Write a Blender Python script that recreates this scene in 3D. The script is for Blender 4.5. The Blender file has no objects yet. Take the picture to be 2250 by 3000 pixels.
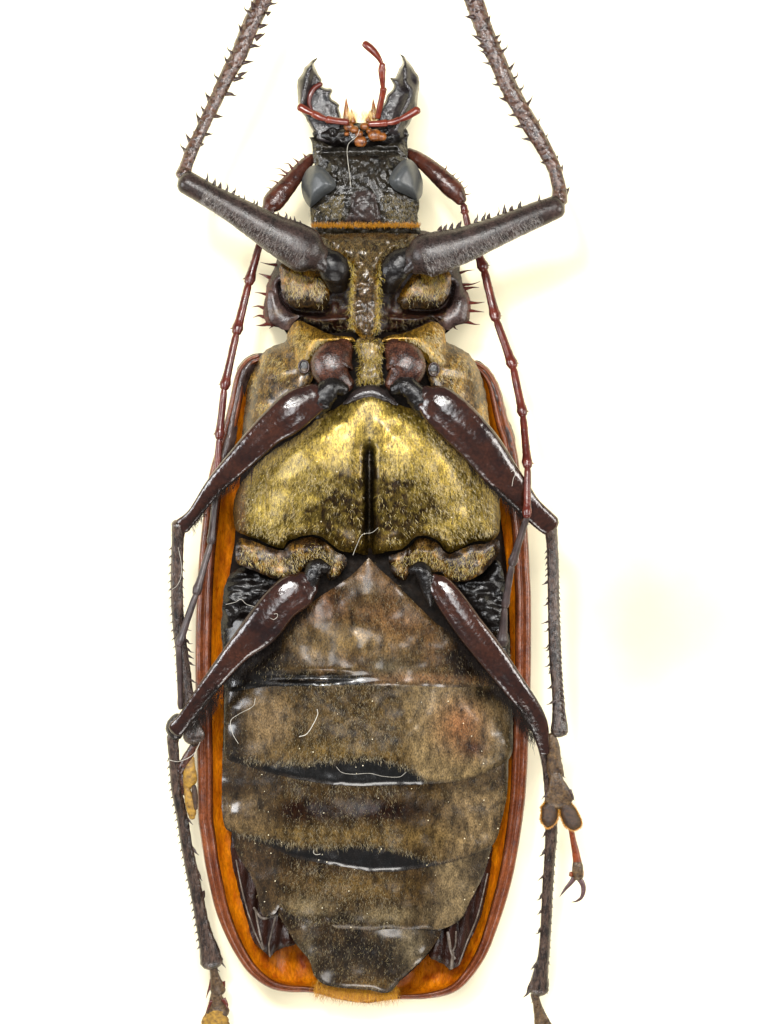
import bpy, math, random
import numpy as np
from mathutils.geometry import delaunay_2d_cdt
from mathutils import Vector

random.seed(7)
RNG = np.random.default_rng(7)
scene = bpy.context.scene

# ------------------------------------------------------------------ units
# the specimen is about 16 cm long; plan coordinates (x right, y down) and
# heights above the card are counted in units of S metres.
S = 0.16 / 2775.0
H0 = 250.0            # height at which one unit is one unit of the photograph
CAM = 7300.0          # camera distance from that height

# ------------------------------------------------------------------ camera
cam_d = bpy.data.cameras.new("camera")
cam = bpy.data.objects.new("camera", cam_d)
scene.collection.objects.link(cam)
cam.location = (0, 0, (H0 + CAM) * S)
cam.rotation_euler = (0, 0, 0)
cam_d.sensor_fit = 'VERTICAL'
cam_d.sensor_height = 24.0
cam_d.lens = 24.0 * CAM / 3000.0
cam_d.clip_start = 0.01
cam_d.clip_end = 20.0
scene.camera = cam

# ------------------------------------------------------------------ light
world = bpy.data.worlds.new("World")
scene.world = world
world.use_nodes = True
bg = world.node_tree.nodes["Background"]
bg.inputs[0].default_value = (0.93, 0.97, 1.0, 1)
bg.inputs[1].default_value = 0.22


def area(name, loc, target, size, power, col, size_y=None):
    d = bpy.data.lights.new(name, 'AREA')
    d.energy = power
    d.color = col
    d.shape = 'RECTANGLE'
    d.size = size
    d.size_y = size_y or size
    o = bpy.data.objects.new(name, d)
    scene.collection.objects.link(o)
    o.location = loc
    o.rotation_euler = (Vector(target) - Vector(loc)).to_track_quat('-Z', 'Y').to_euler()
    return o


area("key_lamp", (-0.10, 0.20, 0.50), (0, 0.0, 0.01), 0.06, 1.5, (1.0, 0.98, 0.95))
area("softbox_top", (0.02, 0.24, 0.58), (0, 0.0, 0.01), 0.30, 1.9, (1.0, 0.985, 0.95), 0.12)
area("softbox_overhead", (0.0, 0.03, 0.64), (0, 0.03, 0.0), 0.24, 1.5, (0.97, 0.985, 1.0), 0.24)
area("softbox_side_a", (-0.46, 0.04, 0.27), (0, 0.0, 0.01), 0.22, 1.5, (0.95, 0.97, 1.0), 0.12)
area("softbox_side_b", (0.46, 0.04, 0.27), (0, 0.0, 0.01), 0.22, 1.5, (1.0, 0.97, 0.92), 0.12)
area("fill_front", (0.0, -0.46, 0.27), (0, 0.0, 0.01), 0.22, 0.9, (1.0, 0.97, 0.93), 0.12)  # added fill from the tail end, lifts shadows on the card

vs = scene.view_settings
vs.view_transform = 'Standard'
vs.look = 'None'
vs.exposure = 0.42
vs.gamma = 1.0
vs.use_curve_mapping = False
scene.cycles.max_bounces = 8
scene.cycles.transparent_max_bounces = 12


# ------------------------------------------------------------------ helpers
def P(a):
    """plan (x, y, height) -> metres"""
    a = np.asarray(a, float).reshape(-1, 3)
    k = (CAM - (a[:, 2] - H0)) / CAM
    return np.stack([(a[:, 0] - 1125) * k * S, -(a[:, 1] - 1500) * k * S, a[:, 2] * S], 1)


_grid = {}


def vnoise(x, y, scale, seed=0):
    """smooth value noise, about -1..1"""
    if seed not in _grid:
        _grid[seed] = np.random.default_rng(1000 + seed).uniform(-1, 1, (64, 64))
    g = _grid[seed]
    x = np.asarray(x, float) / scale
    y = np.asarray(y, float) / scale
    xi, yi = np.floor(x).astype(int), np.floor(y).astype(int)
    fx, fy = x - xi, y - yi
    fx = fx * fx * (3 - 2 * fx)
    fy = fy * fy * (3 - 2 * fy)
    a, b = g[xi % 64, yi % 64], g[(xi + 1) % 64, yi % 64]
    c, d = g[xi % 64, (yi + 1) % 64], g[(xi + 1) % 64, (yi + 1) % 64]
    return (a * (1 - fx) + b * fx) * (1 - fy) + (c * (1 - fx) + d * fx) * fy


def sstep(v, a, b):
    t = np.clip((np.asarray(v, float) - a) / (b - a), 0, 1)
    return t * t * (3 - 2 * t)


def blob(x, y, cx, cy, rx, ry):
    return np.exp(-(((x - cx) / rx) ** 2 + ((y - cy) / ry) ** 2))


def curve(pts, step=8.0, closed=False):
    """smooth curve through the points; a point with a trailing 'c' is a corner"""
    co, corner = [], []
    for p in pts:
        corner.append(p[-1] == 'c')
        co.append([float(v) for v in p if v != 'c'])
    co = np.array(co)
    n = len(co)
    out = []
    rng = range(n if closed else n - 1)
    for i in rng:
        p1, p2 = co[i], co[(i + 1) % n]
        p0 = co[(i - 1) % n] if closed or i > 0 else 2 * p1 - p2
        p3 = co[(i + 2) % n] if closed or i < n - 2 else 2 * p2 - p1
        L = np.linalg.norm((p2 - p1)[:2]) + 1e-9
        La = np.linalg.norm((p1 - p0)[:2]) + 1e-9
        Lb = np.linalg.norm((p3 - p2)[:2]) + 1e-9
        m1 = (p2 - p0) / (L + La) * L
        m2 = (p3 - p1) / (L + Lb) * L
        if corner[i]:
            m1 = p2 - p1
        if corner[(i + 1) % n]:
            m2 = p2 - p1
        k = max(1, int(round(L / step)))
        for j in range(k):
            t = j / k
            out.append((2 * t**3 - 3 * t**2 + 1) * p1 + (t**3 - 2 * t**2 + t) * m1 + (-2 * t**3 + 3 * t**2) * p2 + (t**3 - t**2) * m2)
    if not closed:
        out.append(co[-1])
    return np.array(out)


def inside(px, py, poly):
    res = np.zeros(len(px), bool)
    x1, y1 = poly[:, 0], poly[:, 1]
    x2, y2 = np.roll(x1, -1), np.roll(y1, -1)
    for a, b, c, d in zip(x1, y1, x2, y2):
        if b == d:
            continue
        m = (b > py) != (d > py)
        res ^= m & (px < (c - a) * (py - b) / (d - b) + a)
    return res


def dist(px, py, poly, closed=True):
    best = np.full(len(px), 1e18)
    q = np.roll(poly, -1, 0) if closed else poly[1:]
    for (ax, ay), (bx, by) in zip(poly[:, :2], q[:, :2]):
        dx, dy = bx - ax, by - ay
        L = dx * dx + dy * dy + 1e-12
        t = np.clip(((px - ax) * dx + (py - ay) * dy) / L, 0, 1)
        best = np.minimum(best, (px - ax - t * dx) ** 2 + (py - ay - t * dy) ** 2)
    return np.sqrt(best)


def link(name, me, mat, parent):
    o = bpy.data.objects.new(name, me)
    scene.collection.objects.link(o)
    if mat is not None:
        me.materials.append(mat)
    o.parent = parent
    return o


def mesh_obj(name, verts, faces, mat, parent, tint=None, smooth=True):
    me = bpy.data.meshes.new(name)
    me.from_pydata([tuple(v) for v in verts], [], [tuple(f) for f in faces])
    if smooth:
        me.polygons.foreach_set('use_smooth', [True] * len(me.polygons))
    if tint is not None:
        at = me.color_attributes.new('tint', 'FLOAT_COLOR', 'POINT')
        c = np.ones((len(me.vertices), 4))
        c[:, :tint.shape[1]] = np.clip(tint, 0, 4)
        at.data.foreach_set('color', c.ravel())
    me.update()
    return link(name, me, mat, parent)


def empty(name, xyz, parent=None):
    o = bpy.data.objects.new(name, None)
    scene.collection.objects.link(o)
    o.empty_display_size = 0.005
    o.parent = parent
    return o


class Surf:
    """height field over an outline"""
    def __init__(s, poly, edge, dome, fall, power, extra):
        s.poly, s.edge, s.dome, s.fall, s.power, s.extra = poly, edge, dome, fall, power, extra

    def z(s, x, y, d=None):
        x, y = np.asarray(x, float), np.asarray(y, float)
        if d is None:
            d = dist(x, y, s.poly)
        t = np.clip(d / s.fall, 0, 1)
        h = (s.edge(x, y) if callable(s.edge) else s.edge) + s.dome * (1 - (1 - t) ** s.power)
        if s.extra is not None:
            h = h + s.extra(x, y, d)
        return h


def plate(name, pts, mat, parent, edge, dome=20.0, fall=40.0, power=2.0, extra=None, skirt=60.0, res=9.0,
          tint=None, step=None, rough_edge=1.6):
    poly = curve(pts, step or res, True)[:, :2]
    if rough_edge:
        poly = poly + rough_edge * np.stack([vnoise(poly[:, 0], poly[:, 1], 11, 91), vnoise(poly[:, 0], poly[:, 1], 11, 92)], 1)
    s = Surf(poly, edge, dome, fall, power, extra)
    lo, hi = poly.min(0), poly.max(0)
    gx, gy = np.meshgrid(np.arange(lo[0], hi[0], res), np.arange(lo[1], hi[1], res * 0.87))
    gx = gx + (np.arange(gx.shape[0]) % 2)[:, None] * res * 0.5
    gx, gy = gx.ravel(), gy.ravel()
    gx = gx + RNG.uniform(-.15, .15, len(gx)) * res
    gy = gy + RNG.uniform(-.15, .15, len(gy)) * res
    m = inside(gx, gy, poly)
    gx, gy = gx[m], gy[m]
    d = dist(gx, gy, poly)
    m = d > res * 0.55
    gx, gy = gx[m], gy[m]
    n = len(poly)
    co = [Vector((float(a), float(b))) for a, b in poly] + [Vector((float(a), float(b))) for a, b in zip(gx, gy)]
    ed = [(i, (i + 1) % n) for i in range(n)]
    v, e, f, ov, oe, of = delaunay_2d_cdt(co, ed, [], 1, 1e-4)
    xy = np.array([(a.x, a.y) for a in v])
    dd = dist(xy[:, 0], xy[:, 1], poly)
    h = s.z(xy[:, 0], xy[:, 1], dd)
    verts = np.column_stack([xy, h])
    faces = []
    for t in f:
        a, b, c = xy[t[0]], xy[t[1]], xy[t[2]]
        cr = (b[0] - a[0]) * (c[1] - a[1]) - (b[1] - a[1]) * (c[0] - a[0])
        faces.append(tuple(t) if cr < 0 else tuple(reversed(t)))
    nb = len(verts)
    tc = tint(xy[:, 0], xy[:, 1], dd) if tint is not None else None
    if skirt:
        ph = s.z(poly[:, 0], poly[:, 1], np.zeros(n))
        top = np.column_stack([poly, ph])
        bot = np.column_stack([poly, np.maximum(ph - skirt, 1.0)])
        area2 = np.sum(poly[:, 0] * np.roll(poly[:, 1], -1) - np.roll(poly[:, 0], -1) * poly[:, 1])
        verts = np.vstack([verts, top, bot])
        for i in range(n):
            j = (i + 1) % n
            q = (nb + i, nb + j, nb + n + j, nb + n + i)
            faces.append(q if area2 < 0 else q[::-1])
        if tc is not None:
            tb = tint(poly[:, 0], poly[:, 1], np.zeros(n))
            tc = np.vstack([tc, tb, tb])
    o = mesh_obj(name, P(verts), faces, mat, parent, tc)
    return o, s


def tube_geo(pts, sides=14, step=8.0, cap=(True, True), sec=None, wob=0.0, seed=0):
    """pts: (x, y, h, half width, half height); elliptical limb. Returns verts, faces."""
    c = curve([tuple(p) for p in pts], step)
    pos, ra, rb = c[:, :3], np.maximum(c[:, 3], .3), np.maximum(c[:, 4], .3)
    tg = np.gradient(pos, axis=0)
    tg /= np.linalg.norm(tg, axis=1)[:, None] + 1e-9
    rows = []
    for end in (0, 1):
        if not cap[end]:
            continue
    # rounded ends: extra rings
    def ends(pos, ra, rb, tg):
        P_, A_, B_, T_ = [], [], [], []
        if cap[0]:
            for k in (0.02, 0.3, 0.6, 0.85):
                w = math.sqrt(max(0, 1 - (1 - k) ** 2))
                P_.append(pos[0] - tg[0] * (1 - k) * ra[0] * .8); A_.append(ra[0] * w); B_.append(rb[0] * w); T_.append(tg[0])
        P_ += list(pos); A_ += list(ra); B_ += list(rb); T_ += list(tg)
        if cap[1]:
            for k in (0.85, 0.6, 0.3, 0.02):
                w = math.sqrt(max(0, 1 - (1 - k) ** 2))
                P_.append(pos[-1] + tg[-1] * (1 - k) * ra[-1] * .8); A_.append(ra[-1] * w); B_.append(rb[-1] * w); T_.append(tg[-1])
        return np.array(P_), np.array(A_), np.array(B_), np.array(T_)
    pos, ra, rb, tg = ends(pos, ra, rb, tg)
    n = len(pos)
    th = np.linspace(0, 2 * math.pi, sides, endpoint=False)
    up = np.array([0, 0, 1.0])
    side = np.cross(tg, up)
    side /= np.linalg.norm(side, axis=1)[:, None] + 1e-9
    upn = np.cross(side, tg)
    tt = np.linspace(0, 1, n)
    V = np.zeros((n, sides, 3))
    for j, a in enumerate(th):
        k = np.ones(n) if sec is None else np.array([sec(a, t) for t in tt])
        if wob:
            k = k * (1 + wob * vnoise(np.arange(n) * 1.7 + seed * 13, np.full(n, j * 1.3), 1.6, seed % 7))
        V[:, j] = pos + side * (np.cos(a) * ra * k)[:, None] + upn * (np.sin(a) * rb * k)[:, None]
    faces = []
    for i in range(n - 1):
        for j in range(sides):
            j2 = (j + 1) % sides
            faces.append((i * sides + j, i * sides + j2, (i + 1) * sides + j2, (i + 1) * sides + j))
    faces.append(tuple(range(sides))[::-1])
    faces.append(tuple((n - 1) * sides + j for j in range(sides)))
    # y runs down in plan, which mirrors handedness
    faces = [f[::-1] for f in faces]
    V = V.reshape(-1, 3)
    V[:, 2] = np.maximum(V[:, 2], 1.5)
    return V, faces


def tube(name, pts, mat, parent, **kw):
    V, F = tube_geo(pts, **kw)
    return mesh_obj(name, P(V), flipfix(F), mat, parent)


def flipfix(F):
    return F


def limb(top, bot, hs, flat=0.75, n=24):
    """limb centre line from two edges in plan; hs = heights along it"""
    a, b = curve(top, 4), curve(bot, 4)

    def rs(c):
        L = np.concatenate([[0], np.cumsum(np.linalg.norm(np.diff(c, axis=0), axis=1))])
        t = np.linspace(0, L[-1], n)
        return np.stack([np.interp(t, L, c[:, k]) for k in range(2)], 1)
    a, b = rs(a), rs(b)
    c = (a + b) / 2
    w = np.linalg.norm(a - b, axis=1) / 2
    h = np.interp(np.linspace(0, 1, n), np.linspace(0, 1, len(hs)), hs)
    return [(c[i, 0], c[i, 1], h[i], w[i], w[i] * flat) for i in range(n)]


def spine(parent, mat, base, tip, hb, ht=None, r=6.0, name='spine', bend=0.12):
    bx, by = base
    tx, ty = tip
    ht = hb if ht is None else ht
    r *= random.uniform(.75, 1.2)
    bend += random.uniform(-.12, .12)
    tx, ty = bx + (tx - bx) * random.uniform(.85, 1.12), by + (ty - by) * random.uniform(.85, 1.12)
    L = math.hypot(tx - bx, ty - by)
    nx, ny = -(ty - by) / (L + 1e-6), (tx - bx) / (L + 1e-6)
    mx, my = (bx + tx) / 2 + nx * L * bend, (by + ty) / 2 + ny * L * bend
    k = max(.5, min(21.0, L + 4) / (L + 1e-6))
    pts = [(bx - (tx - bx) * k, by - (ty - by) * k, hb, r * 1.6, r * 1.6), (bx, by, hb, r, r),
           (mx, my, (hb + ht) / 2, r * .45, r * .45), (tx, ty, ht, .5, .5)]
    return tube(name, pts, mat, parent, sides=7, step=max(3.0, L / 5), cap=(False, False))


def join_geo(parts):
    V, F, k = [], [], 0
    for v, f in parts:
        V.append(v)
        F += [tuple(i + k for i in q) for q in f]
        k += len(v)
    return np.vstack(V), F


HAIRW = 0.36


def hairs(name, parent, mat, zf, xs, ys, ang, length, width, lift=5.0, jit=0.5):
    """many fine bristles lying on a surface, one mesh"""
    n = len(xs)
    a = ang + RNG.normal(0, jit, n)
    L = length * RNG.uniform(.55, 1.3, n)
    ux, uy = np.cos(a), np.sin(a)
    nx, ny = -uy, ux
    cur = RNG.normal(0, .18, n) * L
    w = width * RNG.uniform(.6, 1.3, n) * .5 * HAIRW
    mx, my = xs + ux * L * .5 + nx * cur, ys + uy * L * .5 + ny * cur
    ex, ey = xs + ux * L, ys + uy * L
    hb = zf(xs, ys)
    lf = lift * RNG.uniform(.4, 1.5, n)
    hm, he = hb + lf, hb + lf * 1.1
    V = np.zeros((n, 5, 3))
    V[:, 0] = np.stack([xs - nx * w, ys - ny * w, hb - 1], 1)
    V[:, 1] = np.stack([xs + nx * w, ys + ny * w, hb - 1], 1)
    V[:, 2] = np.stack([mx + nx * w * .8, my + ny * w * .8, hm], 1)
    V[:, 3] = np.stack([mx - nx * w * .8, my - ny * w * .8, hm], 1)
    V[:, 4] = np.stack([ex, ey, he], 1)
    V = P(V.reshape(-1, 3))
    me = bpy.data.meshes.new(name)
    base = np.arange(n) * 5
    q = np.stack([base, base + 3, base + 2, base + 1], 1)
    t = np.stack([base + 3, base + 4, base + 2], 1)
    loops = np.concatenate([q, t], 1).ravel()
    starts = np.stack([np.arange(n) * 7, np.arange(n) * 7 + 4], 1).ravel()
    me.vertices.add(n * 5)
    me.vertices.foreach_set('co', V.ravel())
    me.loops.add(len(loops))
    me.loops.foreach_set('vertex_index', loops)
    me.polygons.add(n * 2)
    me.polygons.foreach_set('loop_start', starts)
    me.update(calc_edges=True)
    o = link(name, me, mat, parent)
    o['kind'] = 'stuff'
    return o


def scatter(poly, n, dens=None, inset=0.0):
    lo, hi = poly.min(0), poly.max(0)
    X, Y = [], []
    tot = 0
    for _ in range(60):
        x = RNG.uniform(lo[0], hi[0], n)
        y = RNG.uniform(lo[1], hi[1], n)
        m = inside(x, y, poly)
        if dens is not None:
            m &= RNG.uniform(0, 1, n) < dens(x, y)
        if inset:
            k = np.where(m)[0]
            m[k[dist(x[k], y[k], poly) < inset]] = False
        X.append(x[m]); Y.append(y[m])
        tot += m.sum()
        if tot >= n:
            break
    return np.concatenate(X)[:n], np.concatenate(Y)[:n]


# ------------------------------------------------------------------ materials
def shell(name, c1, c2, rough=(0.28, 0.45), scale=30.0, bump=0.25, bscale=10.0, coat=0.0, tinted=False, c3=None,
          stretch=(1, 1, 1), sss=0.0, pits=0.0, pscale=14.0, spec=0.5, metal=0.0, grain=0.0, gscale=6.0, croug=.14):
    K = 1.0 if name in ('lint_fibre', 'dust_crumb') else .80
    c1, c2 = tuple(v * K for v in c1), tuple(v * K for v in c2)
    spec *= .85
    m = bpy.data.materials.new(name)
    m.use_nodes = True
    nt = m.node_tree
    N, L = nt.nodes, nt.links
    b = N['Principled BSDF']
    tc = N.new('ShaderNodeTexCoord')
    mp = N.new('ShaderNodeMapping')
    mp.inputs['Scale'].default_value = tuple(v / S for v in stretch)
    L.new(tc.outputs['Object'], mp.inputs['Vector'])

    def noise(sc, det=5, ro=.6, vec=None):
        n = N.new('ShaderNodeTexNoise')
        n.inputs['Scale'].default_value = 1.0 / sc
        n.inputs['Detail'].default_value = det
        n.inputs['Roughness'].default_value = ro
        L.new(vec or mp.outputs['Vector'], n.inputs['Vector'])
        return n
    n1 = noise(scale)
    rp = N.new('ShaderNodeValToRGB')
    rp.color_ramp.elements[0].position = .32
    rp.color_ramp.elements[0].color = (*c1, 1)
    rp.color_ramp.elements[1].position = .68
    rp.color_ramp.elements[1].color = (*c2, 1)
    if c3 is not None:
        e = rp.color_ramp.elements.new(.5)
        e.color = (*c3, 1)
    L.new(n1.outputs['Fac'], rp.inputs['Fac'])
    colout = rp.outputs['Color']
    if grain:
        ng = noise(gscale, 3, .7)
        gr = N.new('ShaderNodeMapRange')
        gr.inputs['From Min'].default_value = .36
        gr.inputs['From Max'].default_value = .62
        gr.inputs['To Min'].default_value = 1 - grain
        gr.inputs['To Max'].default_value = 1 + grain * .6
        L.new(ng.outputs['Fac'], gr.inputs['Value'])
        gm = N.new('ShaderNodeVectorMath')
        gm.operation = 'SCALE'
        L.new(colout, gm.inputs[0])
        L.new(gr.outputs['Result'], gm.inputs['Scale'])
        colout = gm.outputs['Vector']
    if tinted:
        at = N.new('ShaderNodeAttribute')
        at.attribute_name = 'tint'
        mx = N.new('ShaderNodeMix')
        mx.data_type = 'RGBA'
        mx.blend_type = 'MULTIPLY'
        mx.inputs['Factor'].default_value = 1
        L.new(colout, mx.inputs['A'])
        L.new(at.outputs['Color'], mx.inputs['B'])
        colout = mx.outputs['Result']
    L.new(colout, b.inputs['Base Color'])
    n2 = noise(scale * .6, 4)
    mr = N.new('ShaderNodeMapRange')
    mr.inputs['From Min'].default_value = .3
    mr.inputs['From Max'].default_value = .7
    mr.inputs['To Min'].default_value = rough[0]
    mr.inputs['To Max'].default_value = rough[1]
    L.new(n2.outputs['Fac'], mr.inputs['Value'])
    L.new(mr.outputs['Result'], b.inputs['Roughness'])
    n3 = noise(bscale, 6, .65)
    bp = N.new('ShaderNodeBump')
    bp.inputs['Strength'].default_value = bump
    bp.inputs['Distance'].default_value = bscale * .35 * S
    L.new(n3.outputs['Fac'], bp.inputs['Height'])
    last = bp
    if pits:
        vo = N.new('ShaderNodeTexVoronoi')
        vo.feature = 'SMOOTH_F1'
        vo.inputs['Smoothness'].default_value = 1.0
        vo.inputs['Scale'].default_value = 1.0 / pscale
        L.new(mp.outputs['Vector'], vo.inputs['Vector'])
        b2 = N.new('ShaderNodeBump')
        b2.inputs['Strength'].default_value = pits
        b2.inputs['Distance'].default_value = pscale * .5 * S
        L.new(vo.outputs['Distance'], b2.inputs['Height'])
        L.new(bp.outputs['Normal'], b2.inputs['Normal'])
        last = b2
    L.new(last.outputs['Normal'], b.inputs['Normal'])
    b.inputs['Specular IOR Level'].default_value = spec
    b.inputs['Metallic'].default_value = metal
    if coat:
        b.inputs['Coat Weight'].default_value = coat
        b.inputs['Coat Roughness'].default_value = croug
        if tinted:
            cm = N.new('ShaderNodeMath')
            cm.operation = 'MULTIPLY'
            cm.inputs[1].default_value = coat
            L.new(at.outputs['Alpha'], cm.inputs[0])
            L.new(cm.outputs[0], b.inputs['Coat Weight'])
    if sss:
        b.inputs['Subsurface Weight'].default_value = sss
        b.inputs['Subsurface Radius'].default_value = (6 * S * 4, 2.5 * S * 4, 1 * S * 4)
        b.inputs['Subsurface Scale'].default_value = 1.0
    return m


def hair_mat(name, c1, c2, rough=.35, spec=.28):
    m = bpy.data.materials.new(name)
    m.use_nodes = True
    N, L = m.node_tree.nodes, m.node_tree.links
    b = N['Principled BSDF']
    g = N.new('ShaderNodeNewGeometry')
    c1, c2 = tuple(v * .8 for v in c1), tuple(v * .8 for v in c2)
    rp = N.new('ShaderNodeValToRGB')
    rp.color_ramp.elements[0].color = (*c1, 1)
    rp.color_ramp.elements[1].color = (*c2, 1)
    L.new(g.outputs['Random Per Island'], rp.inputs['Fac'])
    L.new(rp.outputs['Color'], b.inputs['Base Color'])
    b.inputs['Roughness'].default_value = rough
    b.inputs['Specular IOR Level'].default_value = spec
    return m


M = {}
M['black'] = shell('black_shell', (.003, .002, .002), (.010, .008, .007), (.05, .22), 40, .5, 12, spec=.4)
M['head'] = shell('head_shell', (.003, .0025, .002), (.026, .020, .012), (.04, .14), 30, .6, 16, pits=.9, pscale=19, grain=.4, gscale=9, spec=.6)
M['smooth'] = shell('smooth_shell', (.008, .006, .006), (.030, .022, .020), (.10, .28), 40, .4, 12)
M['eye'] = shell('eye_shell', (.042, .046, .048), (.058, .062, .064), (.34, .42), 26, .10, 4, grain=.2, gscale=4, spec=.5)
M['mandible'] = shell('mandible_shell', (.006, .005, .006), (.034, .027, .027), (.06, .18), 34, .5, 16, spec=.5)
M['mouth'] = shell('mouth_shell', (.05, .012, .005), (.30, .095, .012), (.2, .4), 14, .4, 10)
M['palp'] = shell('palp_shell', (.085, .010, .006), (.18, .028, .010), (.16, .28), 20, .15, 9)
M['antenna'] = shell('antenna_shell', (.045, .007, .006), (.125, .020, .010), (.12, .26), 34, .3, 9)
M['antenna_grey'] = shell('antenna_tip_shell', (.020, .013, .013), (.060, .038, .035), (.28, .45), 24, .35, 8)
M['scape'] = shell('scape_shell', (.020, .006, .005), (.085, .024, .012), (.09, .24), 30, .45, 9, pits=.2, pscale=12)
M['foreleg'] = shell('foreleg_shell', (.012, .009, .008), (.045, .028, .024), (.14, .34), 34, .5, 6, grain=.5, spec=.4)
M['tibia'] = shell('tibia_shell', (.012, .005, .004), (.105, .044, .024), (.05, .20), 16, .7, 12, pits=.8, pscale=15, grain=.4, gscale=9, spec=.75)
M['femur'] = shell('femur_shell', (.010, .003, .0025), (.040, .012, .006), (.08, .21), 90, .22, 8, pits=.14, pscale=11, grain=.4, gscale=9, spec=.7)
M['hindtibia'] = shell('hind_tibia_shell', (.004, .003, .003), (.085, .052, .038), (.06, .22), 18, .7, 12, stretch=(1.5, .5, 1), grain=.6, spec=.75)
M['coxa'] = shell('coxa_shell', (.012, .004, .003), (.085, .030, .016), (.07, .24), 22, .6, 8, grain=.6, gscale=5, spec=.6)
M['spine'] = shell('spine_shell', (.06, .010, .008), (.11, .022, .014), (.14, .26), 10, .1, 6)
M['darkspine'] = shell('dark_spine_shell', (.015, .008, .007), (.055, .028, .022), (.22, .34), 10, .1, 6)
M['core'] = shell('body_membrane', (.003, .002, .0015), (.012, .007, .004), (.5, .8), 20, .5, 12, spec=.12)
M['recess'] = shell('recess_shell', (.006, .002, .0015), (.050, .014, .005), (.3, .6), 22, .6, 9, grain=.5)
M['gold_plate'] = shell('golden_down_shell', (.06, .040, .008), (.385, .285, .058), (.24, .40), 14, .6, 4.5, tinted=True, stretch=(1.8, .6, 1), grain=.7, gscale=4.5, metal=.75, spec=.3, coat=.2, croug=.2)
M['down_plate'] = shell('dusty_shell', (.010, .006, .003), (.15, .098, .032), (.14, .38), 24, .6, 6, tinted=True, stretch=(1.5, .7, 1), grain=.75, gscale=6, metal=.25, spec=.3, coat=.5, croug=.22)
M['belly'] = shell('belly_shell', (.017, .012, .006), (.094, .068, .035), (.15, .34), 34, .45, 6, tinted=True, stretch=(1.6, .7, 1), grain=.7, gscale=4.5, metal=.15, spec=.25, coat=.85, croug=.16)
M['pronotum'] = shell('pronotum_shell', (.016, .008, .007), (.085, .052, .046), (.12, .32), 40, .5, 9, tinted=True, grain=.5, gscale=8)
M['orange'] = shell('orange_shell', (.40, .080, .001), (.72, .21, .002), (.24, .44), 30, .6, 9, tinted=True, stretch=(1.5, .5, 1), grain=.3, gscale=9)
M['rim'] = shell('rim_shell', (.085, .020, .008), (.20, .056, .018), (.10, .26), 50, .3, 7, stretch=(1.2, .8, 1), grain=.4, gscale=7)
M['shoulder'] = shell('shoulder_shell', (.020, .010, .009), (.10, .064, .055), (.10, .24), 40, .4, 12, stretch=(1.5, .6, 1))
M['wing'] = shell('wing_membrane', (.004, .0015, .001), (.030, .010, .006), (.10, .24), 40, .5, 30, stretch=(2, .4, 1), spec=.3)
M['vein'] = shell('wing_vein', (.035, .025, .020), (.16, .125, .095), (.22, .4), 20, .4, 8)
M['pad'] = shell('foot_pad', (.008, .003, .001), (.065, .027, .007), (.4, .6), 8, 1.0, 6)
M['tail'] = shell('tail_shell', (.16, .035, .003), (.62, .25, .010), (.3, .5), 14, .6, 8)
M['padgold'] = shell('gold_foot_pad', (.10, .045, .006), (.40, .22, .022), (.45, .6), 14, .8, 7)
M['tarsus'] = shell('foot_shell', (.018, .008, .005), (.13, .076, .032), (.22, .46), 14, .6, 8, grain=.5)
M['claw'] = shell('claw_shell', (.05, .022, .022), (.12, .07, .07), (.18, .3), 24, .1, 8)
M['clawjoint'] = shell('claw_joint_shell', (.10, .018, .005), (.24, .05, .009), (.22, .38), 20, .2, 8)
M['goldhair'] = hair_mat('gold_hair', (.14, .088, .007), (.48, .335, .038), .3, .4)
M['orangehair'] = hair_mat('orange_hair', (.24, .075, .003), (.55, .25, .012))
M['olivehair'] = hair_mat('olive_hair', (.035, .025, .008), (.27, .20, .075))
M['tailhair'] = hair_mat('tail_hair', (.20, .060, .003), (.62, .30, .012), .4, .1)
M['darkhair'] = hair_mat('dark_hair', (.004, .003, .003), (.012, .008, .006), .7, .05)
M['greyhair'] = hair_mat('grey_hair', (.03, .024, .020), (.24, .20, .17), .3, .6)
M['palehair'] = hair_mat('pale_hair', (.65, .36, .05), (.9, .75, .4))
M['lint'] = shell('lint_fibre', (.26, .24, .20), (.50, .47, .41), (.5, .6), 12, .1, 8)
M['dust'] = shell('dust_crumb', (.55, .45, .25), (.85, .78, .6), (.5, .7), 8, .3, 5)


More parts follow.
